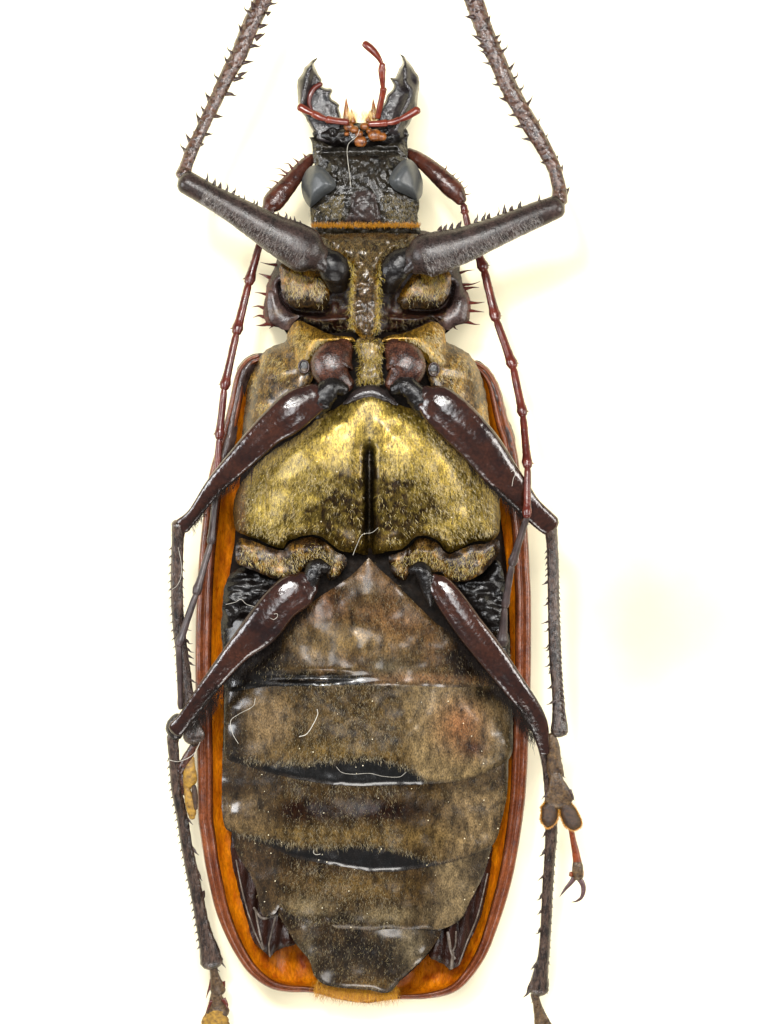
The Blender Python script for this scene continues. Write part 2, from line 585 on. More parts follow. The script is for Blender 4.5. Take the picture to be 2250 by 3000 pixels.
def card_material():
    m = bpy.data.materials.new('cream_card')
    m.use_nodes = True
    N, L = m.node_tree.nodes, m.node_tree.links
    b = N['Principled BSDF']
    tc = N.new('ShaderNodeTexCoord')
    n = N.new('ShaderNodeTexNoise')
    n.inputs['Scale'].default_value = 11.0
    n.inputs['Detail'].default_value = 3
    L.new(tc.outputs['Object'], n.inputs['Vector'])
    r = N.new('ShaderNodeValToRGB')
    r.color_ramp.elements[0].position = .3
    r.color_ramp.elements[0].color = (.91, .80, .53, 1)
    r.color_ramp.elements[1].position = .65
    r.color_ramp.elements[1].color = (.93, .86, .64, 1)
    L.new(n.outputs['Fac'], r.inputs['Fac'])
    col = r.outputs['Color']
    # soft grey patches mixed into the card colour
    nw = N.new('ShaderNodeTexNoise')
    nw.inputs['Scale'].default_value = 28.0
    nw.inputs['Detail'].default_value = 4
    L.new(tc.outputs['Object'], nw.inputs['Vector'])
    wv = N.new('ShaderNodeVectorMath')
    wv.operation = 'MULTIPLY_ADD'
    L.new(nw.outputs['Color'], wv.inputs[0])
    wv.inputs[1].default_value = (.034, .034, 0)
    L.new(tc.outputs['Object'], wv.inputs[2])
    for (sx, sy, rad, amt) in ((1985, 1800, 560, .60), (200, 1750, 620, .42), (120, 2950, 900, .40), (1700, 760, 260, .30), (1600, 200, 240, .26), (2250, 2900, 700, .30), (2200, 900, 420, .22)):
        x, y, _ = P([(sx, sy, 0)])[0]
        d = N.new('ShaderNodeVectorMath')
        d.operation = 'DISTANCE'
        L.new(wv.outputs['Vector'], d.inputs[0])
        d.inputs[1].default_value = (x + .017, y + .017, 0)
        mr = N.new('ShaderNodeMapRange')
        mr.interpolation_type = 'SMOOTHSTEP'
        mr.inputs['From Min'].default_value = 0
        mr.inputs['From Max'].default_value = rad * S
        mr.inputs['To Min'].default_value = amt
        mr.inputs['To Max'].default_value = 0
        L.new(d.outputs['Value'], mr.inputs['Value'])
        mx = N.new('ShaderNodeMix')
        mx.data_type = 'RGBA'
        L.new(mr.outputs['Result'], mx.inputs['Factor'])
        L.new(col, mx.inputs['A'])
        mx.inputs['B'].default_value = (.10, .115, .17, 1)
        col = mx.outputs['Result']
    L.new(col, b.inputs['Base Color'])
    b.inputs['Roughness'].default_value = .9
    b.inputs['Specular IOR Level'].default_value = .1
    n2 = N.new('ShaderNodeTexNoise')
    n2.inputs['Scale'].default_value = 900
    n2.inputs['Detail'].default_value = 4
    L.new(tc.outputs['Object'], n2.inputs['Vector'])
    bp = N.new('ShaderNodeBump')
    bp.inputs['Strength'].default_value = .08
    bp.inputs['Distance'].default_value = .0004
    L.new(n2.outputs['Fac'], bp.inputs['Height'])
    L.new(bp.outputs['Normal'], b.inputs['Normal'])
    return m


# ------------------------------------------------------------------ the card
W = 0.9
card = mesh_obj('backing_card', [(-W, -W, 0), (W, -W, 0), (W, W, 0), (-W, W, 0)], [(0, 1, 2, 3)], card_material(), None, smooth=False)
card['kind'] = 'structure'
card['label'] = 'cream white card lying flat under the beetle'
card['category'] = 'card'

# ------------------------------------------------------------------ the beetle
beetle = empty('beetle', (0, 0, 0))
beetle['label'] = 'large brown longhorn beetle lying on its back with spiny legs spread'
beetle['category'] = 'beetle'


def fx(fn):
    return fn


# ---- body heights
def h_abd(x, y):
    w = 432 - 180 * np.clip((y - 2050) / 870, 0, 1.1) ** 1.8
    top = 332 - 117 * np.clip((y - 1600) / 1320, 0, 1.1) ** 2.2
    low = 220 - 30 * np.clip((y - 1600) / 1320, 0, 1.1)
    return low + (top - low) * np.clip(1 - np.abs((x - 1075) / w) ** 2.4, 0, 1)


def h_thx(x, y):
    w = 420 - 120 * np.clip((1600 - y) / 650, 0, 1) ** 2.5
    top = 398 - np.where(y > 1380, 44 * ((y - 1380) / 240) ** 2, 66 * ((1380 - y) / 430) ** 2)
    return 215 + (top - 215) * np.clip(1 - np.abs((x - 1083) / w) ** 2.6, 0, 1)


# ---- inner body under the plates, near black to paint shade into gaps
plate('inner_body', [(880, 990), (1270, 990), (1370, 1090), (1430, 1300), (1478, 1600), (1492, 1800), (1498, 2100), (1482, 2300),
                     (1430, 2480), (1340, 2680), (1250, 2800), (1140, 2890), (1020, 2885), (930, 2840), (850, 2700), (760, 2600),
                     (680, 2440), (655, 2300), (655, 2100), (655, 1800), (685, 1600), (720, 1300), (790, 1090)],
      M['core'], beetle, lambda x, y: np.where(y < 1620, h_thx(x, y), h_abd(x, y)) - 60, 22, 60, res=22, skirt=150,
      extra=lambda x, y, d: 4 * vnoise(x, y, 25, 3))

# ---- elytra: an orange bowl with a brown rim
LEFT_RIM = [(1080, 2940, 'c'), (1020, 2934), (965, 2922), (914, 2909), (842, 2907), (787, 2894), (733, 2855), (697, 2808), (661, 2742), (632, 2670),
            (614, 2598), (599, 2525), (588, 2453), (580, 2400), (577, 2272), (574, 2116), (572, 1899), (579, 1695), (593, 1532), (614, 1383),
            (648, 1270), (672, 1175), (692, 1090), (722, 1050), (756, 1036)]
RIGHT_RIM = [(1080, 2940, 'c'), (1140, 2930), (1180, 2928), (1259, 2926), (1331, 2908), (1378, 2868), (1426, 2797), (1458, 2717), (1490, 2618), (1513, 2518),
             (1537, 2359), (1546, 2238), (1550, 2117), (1555, 1998), (1556, 1759), (1553, 1687), (1545, 1542), (1530, 1434), (1519, 1347),
             (1505, 1275), (1490, 1235), (1469, 1155), (1451, 1108), (1422, 1072), (1393, 1056)]


def elytron(rim, sgn):
    c = curve(rim, 14.0)[:, :2]
    n = len(c)
    tg = np.gradient(c, axis=0)
    tg /= np.linalg.norm(tg, axis=1)[:, None]
    nr = np.stack([-tg[:, 1], tg[:, 0]], 1)
    mid = np.array([1080.0, 2000.0])
    # inward normals
    s = np.sign(((mid - c) * nr).sum(1))
    nr *= s[:, None]
    nr[0] = (0, -1)
    t = np.arange(n) / (n - 1)
    hr = np.interp(t, [0, .12, .3, .75, 1], [120, 150, 185, 205, 225])
    # inner bowl: rings from the rim to the long axis of the beetle
    axis = np.stack([np.full(n, 1080.0), np.interp(c[:, 1], [1030, 1300, 2700, 2940], [1150, 1300, 2640, 2900])], 1)
    wr = np.interp(t, [0, .06, .14, .25, .45, .8, .93, 1], [8, 15, 28, 40, 48, 46, 36, 24])
    a0 = c + nr * wr[:, None]
    ks = np.linspace(0, 1, 26)
    V = []
    for k in ks:
        p = a0 + (axis - a0) * k
        h = (hr - 14) * (1 - k) ** 2 * (1 - .0 * k) + 40 * k * (1 - k) + 6
        h = np.interp(k, [0, .03, .15, .5, 1], [1, .80, .62, .2, .04]) * (hr - 12) + 6
        h = h + 5 * vnoise(p[:, 0], p[:, 1] * .5, 30, 5)
        V.append(np.column_stack([p, np.maximum(h, 5)]))
    V = np.array(V).reshape(-1, 3)
    F = []
    for i in range(len(ks) - 1):
        for j in range(n - 1):
            q = (i * n + j, i * n + j + 1, (i + 1) * n + j + 1, (i + 1) * n + j)
            F.append(q if sgn < 0 else q[::-1])
    x, y = V[:, 0], V[:, 1]
    spots = np.clip(sstep(vnoise(x, y, 26, 11), .45, .7) * sstep(y, 2500, 2750), 0, 1)
    ti = 1 - spots[:, None] * np.array([.35, .55, .3])
    inner = mesh_obj('elytron', P(V), F, M['orange'], beetle, ti)
    # outer convex shell
    V2 = []
    for k in ks:
        p = c + (axis - c) * k
        h = np.interp(k, [0, .03, .15, .5, 1], [.86, .72, .52, .14, .0]) * (hr - 12) + 1.5
        V2.append(np.column_stack([p, np.maximum(h - 8, 1.5)]))
    V2 = np.array(V2).reshape(-1, 3)
    F2 = [f[::-1] for f in F]
    mesh_obj('outer_shell', P(V2), F2, M['rim'], inner)
    # rolled rim: outward edge, ridge, furrow, second ridge
    prof = [(0, -34), (-.0, -6), (.05, 3), (.16, 9), (.30, 10), (.42, 6), (.50, 1), (.56, 1), (.62, 6), (.72, 9), (.84, 7), (.95, -2), (1.02, -16)]
    V3 = []
    for u, dh in prof:
        p = c + nr * (wr * u)[:, None]
        V3.append(np.column_stack([p, hr + dh * np.interp(t, [0, .1, 1], [.5, 1, 1]) + 1.2 * vnoise(p[:, 0], p[:, 1], 16, 2)]))
    V3 = np.array(V3).reshape(-1, 3)
    F3 = []
    for i in range(len(prof) - 1):
        for j in range(n - 1):
            q = (i * n + j, i * n + j + 1, (i + 1) * n + j + 1, (i + 1) * n + j)
            F3.append(q if sgn < 0 else q[::-1])
    mesh_obj('epipleuron', P(V3), F3, M['rim'], inner)
    return inner


ely_l = elytron(LEFT_RIM, -1)
ely_r = elytron(RIGHT_RIM, 1)
# grey-brown shoulder callus of each wing case
plate('shoulder', [(756, 1034), (722, 1046), (694, 1082), (676, 1170), (655, 1270), (640, 1340), (652, 1420), (668, 1380), (690, 1290),
                   (705, 1200), (728, 1120), (752, 1072), (778, 1040)], M['shoulder'], ely_l, 205, 34, 30, res=8, skirt=60)
plate('shoulder', [(1393, 1054), (1422, 1070), (1451, 1106), (1470, 1153), (1491, 1233), (1508, 1275), (1516, 1400), (1500, 1390), (1484, 1300),
                   (1462, 1230), (1440, 1160), (1425, 1120), (1400, 1085)], M['shoulder'], ely_r, 205, 34, 30, res=8, skirt=60)

# ---- folded hind wings sticking out beside the tail
def wing(pts, veins, edge):
    o, s = plate('hind_wing', pts, M['wing'], beetle, edge, 14, 26, res=7, skirt=40,
                 extra=lambda x, y, d: 7 * np.sin(x * .16 + y * .02))
    for v in veins:
        c = curve(v, 6)
        h = s.z(c[:, 0], c[:, 1])
        tube('vein', [(c[i, 0], c[i, 1], h[i] + 1, v[0][2] if len(v[0]) > 2 else 3, 3) for i in range(0, len(c))], M['vein'], o, sides=8, step=6)
    return o


wing([(684, 2440), (676, 2500), (700, 2610), (724, 2700), (745, 2762), (769, 2784), (791, 2806, 'c'), (806, 2788), (835, 2775), (866, 2764), (842, 2710),
      (815, 2655), (760, 2560)],
     [[(692, 2520, 2.5, 2), (712, 2620, 2.5, 2), (742, 2720, 3, 2), (770, 2782, 3, 2)], [(748, 2668, 3, 2), (762, 2740, 5, 2), (772, 2780, 3, 2)],
      [(808, 2684, 3, 2), (794, 2740, 4, 2), (788, 2770, 4, 2), (791, 2802, 3, 2)], [(744, 2660, 4, 2), (768, 2690, 3, 2), (806, 2682, 3, 2)]], 185)
wing([(1440, 2476), (1436, 2560), (1412, 2670), (1380, 2750), (1345, 2826), (1319, 2844, 'c'), (1300, 2826), (1256, 2800), (1275, 2750), (1300, 2700), (1370, 2600)],
     [[(1428, 2560, 2.5, 2), (1400, 2680, 2.5, 2), (1368, 2760, 3, 2), (1345, 2824, 3, 2)], [(1312, 2732, 5, 2), (1322, 2790, 5, 2), (1332, 2808, 4, 2)],
      [(1336, 2730, 3, 2), (1334, 2770, 3, 2), (1325, 2790, 3, 2)], [(1326, 2792, 6, 2), (1322, 2836, 5, 2)]], 185)

# ---- abdomen: five overlapping plates
def belly(pts, z0, tint, name='abdominal_plate', rise=0.0, y0=0, y1=1, extra=None):
    def ex(x, y, d):
        h = 6 * vnoise(x, y, 105, 1) + 2.6 * vnoise(x, y, 46, 4) + 1.0 * vnoise(x, y, 20, 2)
        h = h + rise * sstep(y, y0, y1)
        if extra is not None:
            h = h + extra(x, y, d)
        return h
    return plate(name, pts, M['belly'], beetle, lambda x, y: h_abd(x, y) + z0, 5, 14, extra=ex, res=7, skirt=40, tint=tint, rough_edge=.5)


def mixc(base, *layers):
    """base colour factor with patches: (mask, colour)"""
    out = np.array(base)[None, :] * np.ones((len(layers[0][0]), 1))
    for m, c in layers:
        m = np.clip(m, 0, 1)[:, None]
        out = out * (1 - m) + np.array(c)[None, :] * m
    return out


def gloss(c, g):
    return np.column_stack([c, np.clip(g, 0, 1)])


def jag(x, y):
    return 9 * vnoise(x, y, 9, 81) + 6 * vnoise(x, y, 30, 83)


def band2(x):
    return np.interp(x, [672, 720, 760, 813, 894, 960, 1002, 1060, 1138, 1200, 1235, 1280, 1355, 1453], [2210, 2224, 2228, 2230, 2234, 2228, 2224, 2218, 2228, 2246, 2274, 2293, 2286, 2250])


def band3(x):
    return np.interp(x, [650, 700, 751, 805, 870, 950, 1022, 1080, 1160, 1239, 1319, 1398, 1480], [2426, 2440, 2450, 2460, 2474, 2480, 2476, 2472, 2484, 2510, 2524, 2496, 2460])


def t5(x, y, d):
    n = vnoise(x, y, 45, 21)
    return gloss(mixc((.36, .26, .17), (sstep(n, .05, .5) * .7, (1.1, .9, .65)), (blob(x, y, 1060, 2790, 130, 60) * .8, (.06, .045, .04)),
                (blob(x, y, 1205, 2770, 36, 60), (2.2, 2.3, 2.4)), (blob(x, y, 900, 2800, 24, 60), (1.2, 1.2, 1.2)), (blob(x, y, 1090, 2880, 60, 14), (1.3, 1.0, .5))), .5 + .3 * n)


def t4(x, y, d):  # pale right side paints a broad sheen, dark front edge paints shade
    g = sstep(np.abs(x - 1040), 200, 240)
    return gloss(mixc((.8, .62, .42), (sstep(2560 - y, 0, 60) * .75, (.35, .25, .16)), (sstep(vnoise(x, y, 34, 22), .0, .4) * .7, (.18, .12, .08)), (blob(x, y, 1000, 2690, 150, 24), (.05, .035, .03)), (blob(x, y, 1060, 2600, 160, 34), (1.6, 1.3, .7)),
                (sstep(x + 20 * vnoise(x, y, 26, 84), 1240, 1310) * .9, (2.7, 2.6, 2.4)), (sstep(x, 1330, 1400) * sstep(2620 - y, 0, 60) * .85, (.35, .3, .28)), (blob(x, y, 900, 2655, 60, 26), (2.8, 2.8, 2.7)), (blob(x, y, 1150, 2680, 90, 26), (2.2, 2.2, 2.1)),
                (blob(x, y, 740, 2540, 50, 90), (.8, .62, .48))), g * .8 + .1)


def t3(x, y, d):  # pale flanks stand in for reflected light, dark front band for shade
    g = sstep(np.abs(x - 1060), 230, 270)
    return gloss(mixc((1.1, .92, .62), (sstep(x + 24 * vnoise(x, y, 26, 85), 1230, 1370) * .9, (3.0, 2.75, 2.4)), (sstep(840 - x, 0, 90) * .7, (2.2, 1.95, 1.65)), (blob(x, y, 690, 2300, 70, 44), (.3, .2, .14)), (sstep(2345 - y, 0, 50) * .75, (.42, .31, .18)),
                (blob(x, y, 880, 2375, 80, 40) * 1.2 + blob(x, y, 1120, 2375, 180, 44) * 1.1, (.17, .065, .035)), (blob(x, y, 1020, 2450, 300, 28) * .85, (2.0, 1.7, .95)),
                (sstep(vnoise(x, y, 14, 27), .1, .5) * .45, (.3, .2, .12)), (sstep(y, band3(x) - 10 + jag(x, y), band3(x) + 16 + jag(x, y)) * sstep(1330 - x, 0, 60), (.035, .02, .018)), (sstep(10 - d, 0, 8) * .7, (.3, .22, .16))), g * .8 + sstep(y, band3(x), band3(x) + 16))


def t2(x, y, d):  # broad reflection painted as pale flanks, shade as a darker front edge
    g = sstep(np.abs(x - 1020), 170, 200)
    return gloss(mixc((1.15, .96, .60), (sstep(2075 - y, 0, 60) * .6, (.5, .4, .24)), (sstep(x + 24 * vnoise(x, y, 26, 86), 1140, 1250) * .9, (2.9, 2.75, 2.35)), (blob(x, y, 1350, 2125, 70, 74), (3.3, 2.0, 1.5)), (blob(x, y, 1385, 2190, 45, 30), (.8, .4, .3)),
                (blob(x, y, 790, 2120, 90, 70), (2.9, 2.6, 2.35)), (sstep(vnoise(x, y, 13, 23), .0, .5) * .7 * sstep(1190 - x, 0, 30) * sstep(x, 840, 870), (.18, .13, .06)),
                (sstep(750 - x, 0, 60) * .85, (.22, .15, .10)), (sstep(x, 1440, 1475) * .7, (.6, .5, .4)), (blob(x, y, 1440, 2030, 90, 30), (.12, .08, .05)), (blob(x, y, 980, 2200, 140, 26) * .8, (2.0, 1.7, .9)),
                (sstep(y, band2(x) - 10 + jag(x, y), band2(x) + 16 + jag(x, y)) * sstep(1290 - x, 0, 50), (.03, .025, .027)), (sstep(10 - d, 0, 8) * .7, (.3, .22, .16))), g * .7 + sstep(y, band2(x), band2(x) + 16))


def t1(x, y, d):  # dark right flank paints the thigh's shadow into the tint
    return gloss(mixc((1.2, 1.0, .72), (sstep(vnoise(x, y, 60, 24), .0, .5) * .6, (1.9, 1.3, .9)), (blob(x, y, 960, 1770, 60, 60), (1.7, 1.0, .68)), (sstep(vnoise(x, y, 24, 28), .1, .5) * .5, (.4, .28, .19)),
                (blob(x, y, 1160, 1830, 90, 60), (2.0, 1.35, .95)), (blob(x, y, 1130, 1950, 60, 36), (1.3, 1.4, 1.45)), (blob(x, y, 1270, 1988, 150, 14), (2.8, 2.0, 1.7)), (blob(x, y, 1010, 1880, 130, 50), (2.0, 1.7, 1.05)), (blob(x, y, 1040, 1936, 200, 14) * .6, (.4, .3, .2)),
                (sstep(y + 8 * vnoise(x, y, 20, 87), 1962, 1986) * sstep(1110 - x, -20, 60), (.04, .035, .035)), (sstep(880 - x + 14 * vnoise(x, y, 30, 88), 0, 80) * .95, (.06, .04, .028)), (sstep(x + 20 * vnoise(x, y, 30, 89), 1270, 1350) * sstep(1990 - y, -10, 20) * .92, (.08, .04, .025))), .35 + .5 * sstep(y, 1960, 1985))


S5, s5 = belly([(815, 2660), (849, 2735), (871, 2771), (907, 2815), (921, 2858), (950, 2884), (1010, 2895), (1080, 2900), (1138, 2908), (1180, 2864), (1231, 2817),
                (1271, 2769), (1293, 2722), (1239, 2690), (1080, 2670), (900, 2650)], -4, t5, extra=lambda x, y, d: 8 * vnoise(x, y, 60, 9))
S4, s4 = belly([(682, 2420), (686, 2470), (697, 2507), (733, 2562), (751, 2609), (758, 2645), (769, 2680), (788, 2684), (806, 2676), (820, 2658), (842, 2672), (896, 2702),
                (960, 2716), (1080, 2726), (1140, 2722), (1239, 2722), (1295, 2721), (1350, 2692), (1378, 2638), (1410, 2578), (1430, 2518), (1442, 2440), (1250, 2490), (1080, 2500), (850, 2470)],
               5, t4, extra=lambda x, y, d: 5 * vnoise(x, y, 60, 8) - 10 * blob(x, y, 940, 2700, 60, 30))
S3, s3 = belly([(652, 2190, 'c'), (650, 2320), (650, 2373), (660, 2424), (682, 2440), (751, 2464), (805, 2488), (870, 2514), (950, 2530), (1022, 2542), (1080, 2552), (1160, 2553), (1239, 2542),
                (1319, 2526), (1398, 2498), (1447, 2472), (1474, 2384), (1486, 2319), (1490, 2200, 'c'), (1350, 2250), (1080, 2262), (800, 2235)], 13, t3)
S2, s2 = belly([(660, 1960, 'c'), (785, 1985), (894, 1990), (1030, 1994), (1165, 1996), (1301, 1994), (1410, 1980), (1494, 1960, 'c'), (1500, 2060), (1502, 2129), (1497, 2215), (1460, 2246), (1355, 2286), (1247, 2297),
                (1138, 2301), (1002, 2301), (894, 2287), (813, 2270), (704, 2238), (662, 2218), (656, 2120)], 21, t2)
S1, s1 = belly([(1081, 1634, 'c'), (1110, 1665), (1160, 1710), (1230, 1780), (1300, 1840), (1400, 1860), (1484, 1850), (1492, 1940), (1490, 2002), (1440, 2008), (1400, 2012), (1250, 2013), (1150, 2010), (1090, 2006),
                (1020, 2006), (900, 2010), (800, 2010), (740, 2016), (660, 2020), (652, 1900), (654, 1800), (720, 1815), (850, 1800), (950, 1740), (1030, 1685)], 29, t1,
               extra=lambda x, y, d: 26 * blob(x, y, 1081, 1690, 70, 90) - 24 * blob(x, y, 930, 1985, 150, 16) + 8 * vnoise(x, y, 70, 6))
# side membrane of the first segment, wrinkled and dark
for pts in ([(668, 1690), (720, 1660), (800, 1690), (850, 1700), (800, 1760), (730, 1820), (690, 1880), (655, 1900), (650, 1800)],
            [(1330, 1700), (1400, 1690), (1455, 1640), (1478, 1700), (1485, 1800), (1480, 1930), (1440, 1860), (1380, 1780)]):
    plate('side_membrane', pts, M['black'], beetle, 250, 20, 30, res=7, extra=lambda x, y, d: 12 * vnoise(x * .35, y, 11, 4) + 10 * vnoise(x, y, 24, 5))

DN = math.pi / 2
for o, s, n, mat in ((S1, s1, 2000, 'olivehair'), (S2, s2, 3600, 'olivehair'), (S3, s3, 3000, 'olivehair'), (S4, s4, 2600, 'olivehair'), (S5, s5, 1200, 'olivehair')):
    def dens(x, y):
        k = .10 + .90 * sstep(190 - np.abs(x - 1000), 0, 50) * (y > 2000) + .25 * (y < 2000)
        k = k * (1 - .8 * blob(x, y, 880, 2375, 75, 42)) * (1 - .7 * blob(x, y, 1120, 2375, 170, 48))
        return k * (.5 + .5 * sstep(vnoise(x, y, 30, 31), -.4, .4))
    x, y = scatter(s.poly, n, dens)
    if o is S2:
        m = y < band2(x)
        x, y = x[m], y[m]
    if o is S3:
        m = y < band3(x)
        x, y = x[m], y[m]
    hairs('fine_hair', o, M[mat], s.z, x, y, DN + (x - 1080) * -.0006, 11, 1.5, 1.4, .5)
for o, s, bf, lo, hi in ((S2, s2, band2, 700, 1250), (S3, s3, band3, 690, 1290)):
    x = RNG.uniform(lo, hi, 420)
    y = bf(x) + RNG.normal(0, 6, 420)
    hairs('fringe_hair', o, M['olivehair'], s.z, x, y, np.full(420, DN), 15, 1.7, 2, .35)

# orange brush at the tail
tail, st = plate('tail_tuft', [(930, 2870), (950, 2892), (968, 2916), (1000, 2926), (1050, 2934), (1090, 2930), (1110, 2912), (1146, 2896), (1140, 2885), (1080, 2880)],
                 M['tail'], beetle, 150, 14, 20, res=7, rough_edge=5, extra=lambda x, y, d: 8 * vnoise(x, y, 14, 3))
x = RNG.uniform(925, 1160, 1300)
y = np.interp(x, [925, 1080, 1160], [2872, 2892, 2885]) + RNG.uniform(-6, 30, 1300)
hairs('tuft_hair', tail, M['tailhair'], lambda x, y: 176.0 + 6 * vnoise(x, y, 10, 6), x, y, np.full(len(x), DN) + (x - 1050) * -.002, 34, 2.2, 8, .3)

# ---- metathorax
def worn(x, y):
    """rubbed dark patch either side of the midline, ragged diamond shape"""
    a = np.abs(x - 1082) + 46 * vnoise(x, y, 42, 44) + 24 * vnoise(x, y, 17, 45)
    w = np.interp(y, [1290, 1330, 1420, 1510, 1560, 1600], [0, 20, 120, 215, 170, 60])
    return sstep(w - a, -45, 45)


def meta_t(x, y, d):
    a = np.abs(x - 1082)
    return mixc((1.05, 1.0, .85), (worn(x, y) * (.8 + .6 * vnoise(x, y, 11, 46)), (.12, .08, .05)), (sstep(vnoise(x, y, 22, 47), .3, .7) * .5, (.45, .38, .25)),
                (sstep(44 - a, 0, 34) * sstep(1330 - y, 0, 40) * .8, (.6, .58, .6)),
                (sstep(5 - a, 0, 4) * sstep(y, 1190, 1230) * .8, (.12, .1, .09)), (sstep(18 - a, 0, 6) * sstep(y, 1300, 1330), (.05, .04, .03)), (sstep(y, 1555, 1590) * .6, (.5, .4, .3)), (sstep(725 - x, -10, 16) * .9, (.35, .14, .08)), (sstep(26 - d, 0, 22) * .6, (.45, .36, .24)))


def meta_e(x, y, d):
    a = np.abs(x - 1082)
    g = -52 * np.exp(-(a / 11) ** 2) * sstep(y, 1290, 1335)
    g = g + 16 * np.exp(-(a / 4) ** 2) * sstep(y, 1320, 1345)
    g = g - 14 * np.exp(-(a / 34) ** 2) * sstep(y, 1180, 1320)
    g = g + 22 * blob(x, y, 940, 1330, 120, 110) + 22 * blob(x, y, 1225, 1330, 120, 110) - 12 * sstep(y, 1540, 1600)
    g = g - 9 * np.exp(-((x - 776 + (y - 1450) * .02) / 4) ** 2) * (y > 1380) * (y < 1560) - 9 * np.exp(-((x - 1382) / 4) ** 2) * (y > 1360) * (y < 1580)
    return g + 3 * vnoise(x, y, 40, 14)


META, sm = plate('metasternum', [(1082, 1130), (1041, 1143), (1000, 1184), (940, 1220), (880, 1270), (800, 1320), (735, 1380), (690, 1450), (684, 1520), (696, 1556), (759, 1582), (800, 1600), (829, 1606),
                                 (842, 1588), (892, 1569), (936, 1570), (971, 1595), (1000, 1614), (1040, 1619), (1082, 1626), (1139, 1615), (1179, 1607), (1219, 1573), (1255, 1571), (1284, 1586),
                                 (1313, 1617), (1350, 1606), (1389, 1586), (1440, 1584), (1461, 1560), (1462, 1440), (1440, 1390), (1370, 1330), (1300, 1260), (1230, 1205), (1165, 1184), (1125, 1143)],
                 M['gold_plate'], beetle, lambda x, y: h_thx(x, y) + 8, 26, 50, extra=meta_e, res=8, skirt=40, tint=meta_t)
# collar in front of it
plate('collar', [(1082, 1128), (1044, 1141), (1004, 1184), (1030, 1180), (1082, 1168), (1130, 1178), (1166, 1186), (1124, 1141)], M['smooth'], META,
      lambda x, y: h_thx(x, y) + 26, 14, 16, res=6, skirt=30)


def gd(x, y):
    a = np.abs(x - 1082)
    k = (1 - .85 * worn(x, y)) * (a > 22 + 22 * (y < 1320)) * (.45 + .55 * sstep(vnoise(x, y, 26, 42), -.3, .3))
    return k * (1 - .8 * sstep(y, 1575, 1600)) * np.where(x > 720, 1, .25)


x, y = scatter(sm.poly, 7000, gd, 15)
hairs('golden_hair', META, M['goldhair'], sm.z, x, y, DN + np.where(x < 1082, .42, -.42) * sstep(np.abs(x - 1082), 20, 160), 14, 1.8, 1.6, .42)


def pleura_t(x, y, d):
    return mixc((1.1, .95, .75), (sstep(vnoise(x, y, 46, 51), .0, .5), (2.5, 2.1, .95)), (sstep(vnoise(x, y, 30, 52), .2, .6) * .7, (.5, .38, .3)))


for k, pts in enumerate(([(846, 968), (838, 1000), (800, 1014), (770, 1034), (748, 1076), (728, 1122), (719, 1180), (710, 1260), (706, 1330), (760, 1300), (830, 1220), (905, 1130), (922, 1076), (890, 1020)],
                         [(1300, 964), (1306, 1000), (1340, 1016), (1378, 1042), (1402, 1082), (1420, 1140), (1432, 1220), (1444, 1310), (1452, 1390), (1400, 1330), (1340, 1250), (1270, 1140), (1250, 1080), (1275, 1010)])):
    o, s = plate('metepisternum', pts, M['down_plate'], beetle, lambda x, y: h_thx(x, y) + 6, 22, 40, res=8, skirt=60, tint=pleura_t,
                 extra=lambda x, y, d: 4 * vnoise(x, y, 30, 15) - 3 * np.exp(-((y - (1100 + .25 * np.abs(x - 1082) - 60)) / 7) ** 2))
    x, y = scatter(s.poly, 900, lambda x, y: .04 + .96 * sstep(vnoise(x, y, 46, 51), -.05, .45), 14)
    hairs('golden_hair', o, M['goldhair'], s.z, x, y, DN + (.3 if k == 0 else -.3), 14, 1.8, 1.6, .5)

for k, pts in enumerate(([(846, 966), (873, 940), (921, 958), (969, 980), (1030, 988), (1040, 1000), (985, 1002), (935, 1026), (915, 1060), (870, 1090), (858, 1076), (860, 1030), (842, 1000)],
                         [(1300, 962), (1270, 942), (1230, 958), (1180, 976), (1130, 986), (1120, 1000), (1180, 1004), (1230, 1030), (1256, 1064), (1300, 1080), (1312, 1060), (1306, 1020), (1305, 990)])):
    o, s = plate('mesepisternum', pts, M['gold_plate'], beetle, lambda x, y: h_thx(x, y) + 22, 26, 36, res=7, skirt=60, tint=lambda x, y, d: mixc((1.15, .85, .5), (sstep(vnoise(x, y, 26, 54), .1, .5) * .6, (.5, .38, .3))))
    x, y = scatter(s.poly, 700, None, 14)
    hairs('golden_hair', o, M['goldhair'], s.z, x, y, DN + (.5 if k == 0 else -.5), 16, 1.8, 2, .45)

MS, sms = plate('mesosternum', [(1050, 990), (1110, 990), (1126, 1010), (1116, 1060), (1122, 1110), (1117, 1128, 'c'), (1080, 1124), (1050, 1126, 'c'), (1048, 1090), (1052, 1050), (1042, 1010)],
                M['down_plate'], beetle, 384, 20, 22, res=6, skirt=80, tint=lambda x, y, d: mixc((1, .95, .8), (blob(x, y, 1085, 1030, 40, 24), (1.7, 1.45, .6)), (blob(x, y, 1082, 1080, 26, 18), (.5, .45, .45))),
                extra=lambda x, y, d: -8 * blob(x, y, 1082, 1080, 26, 18) + 3 * vnoise(x, y, 14, 6))
x, y = scatter(sms.poly, 900)
hairs('golden_hair', MS, M['goldhair'], sms.z, x, y, np.full(len(x), DN), 14, 1.9, 4, .6)

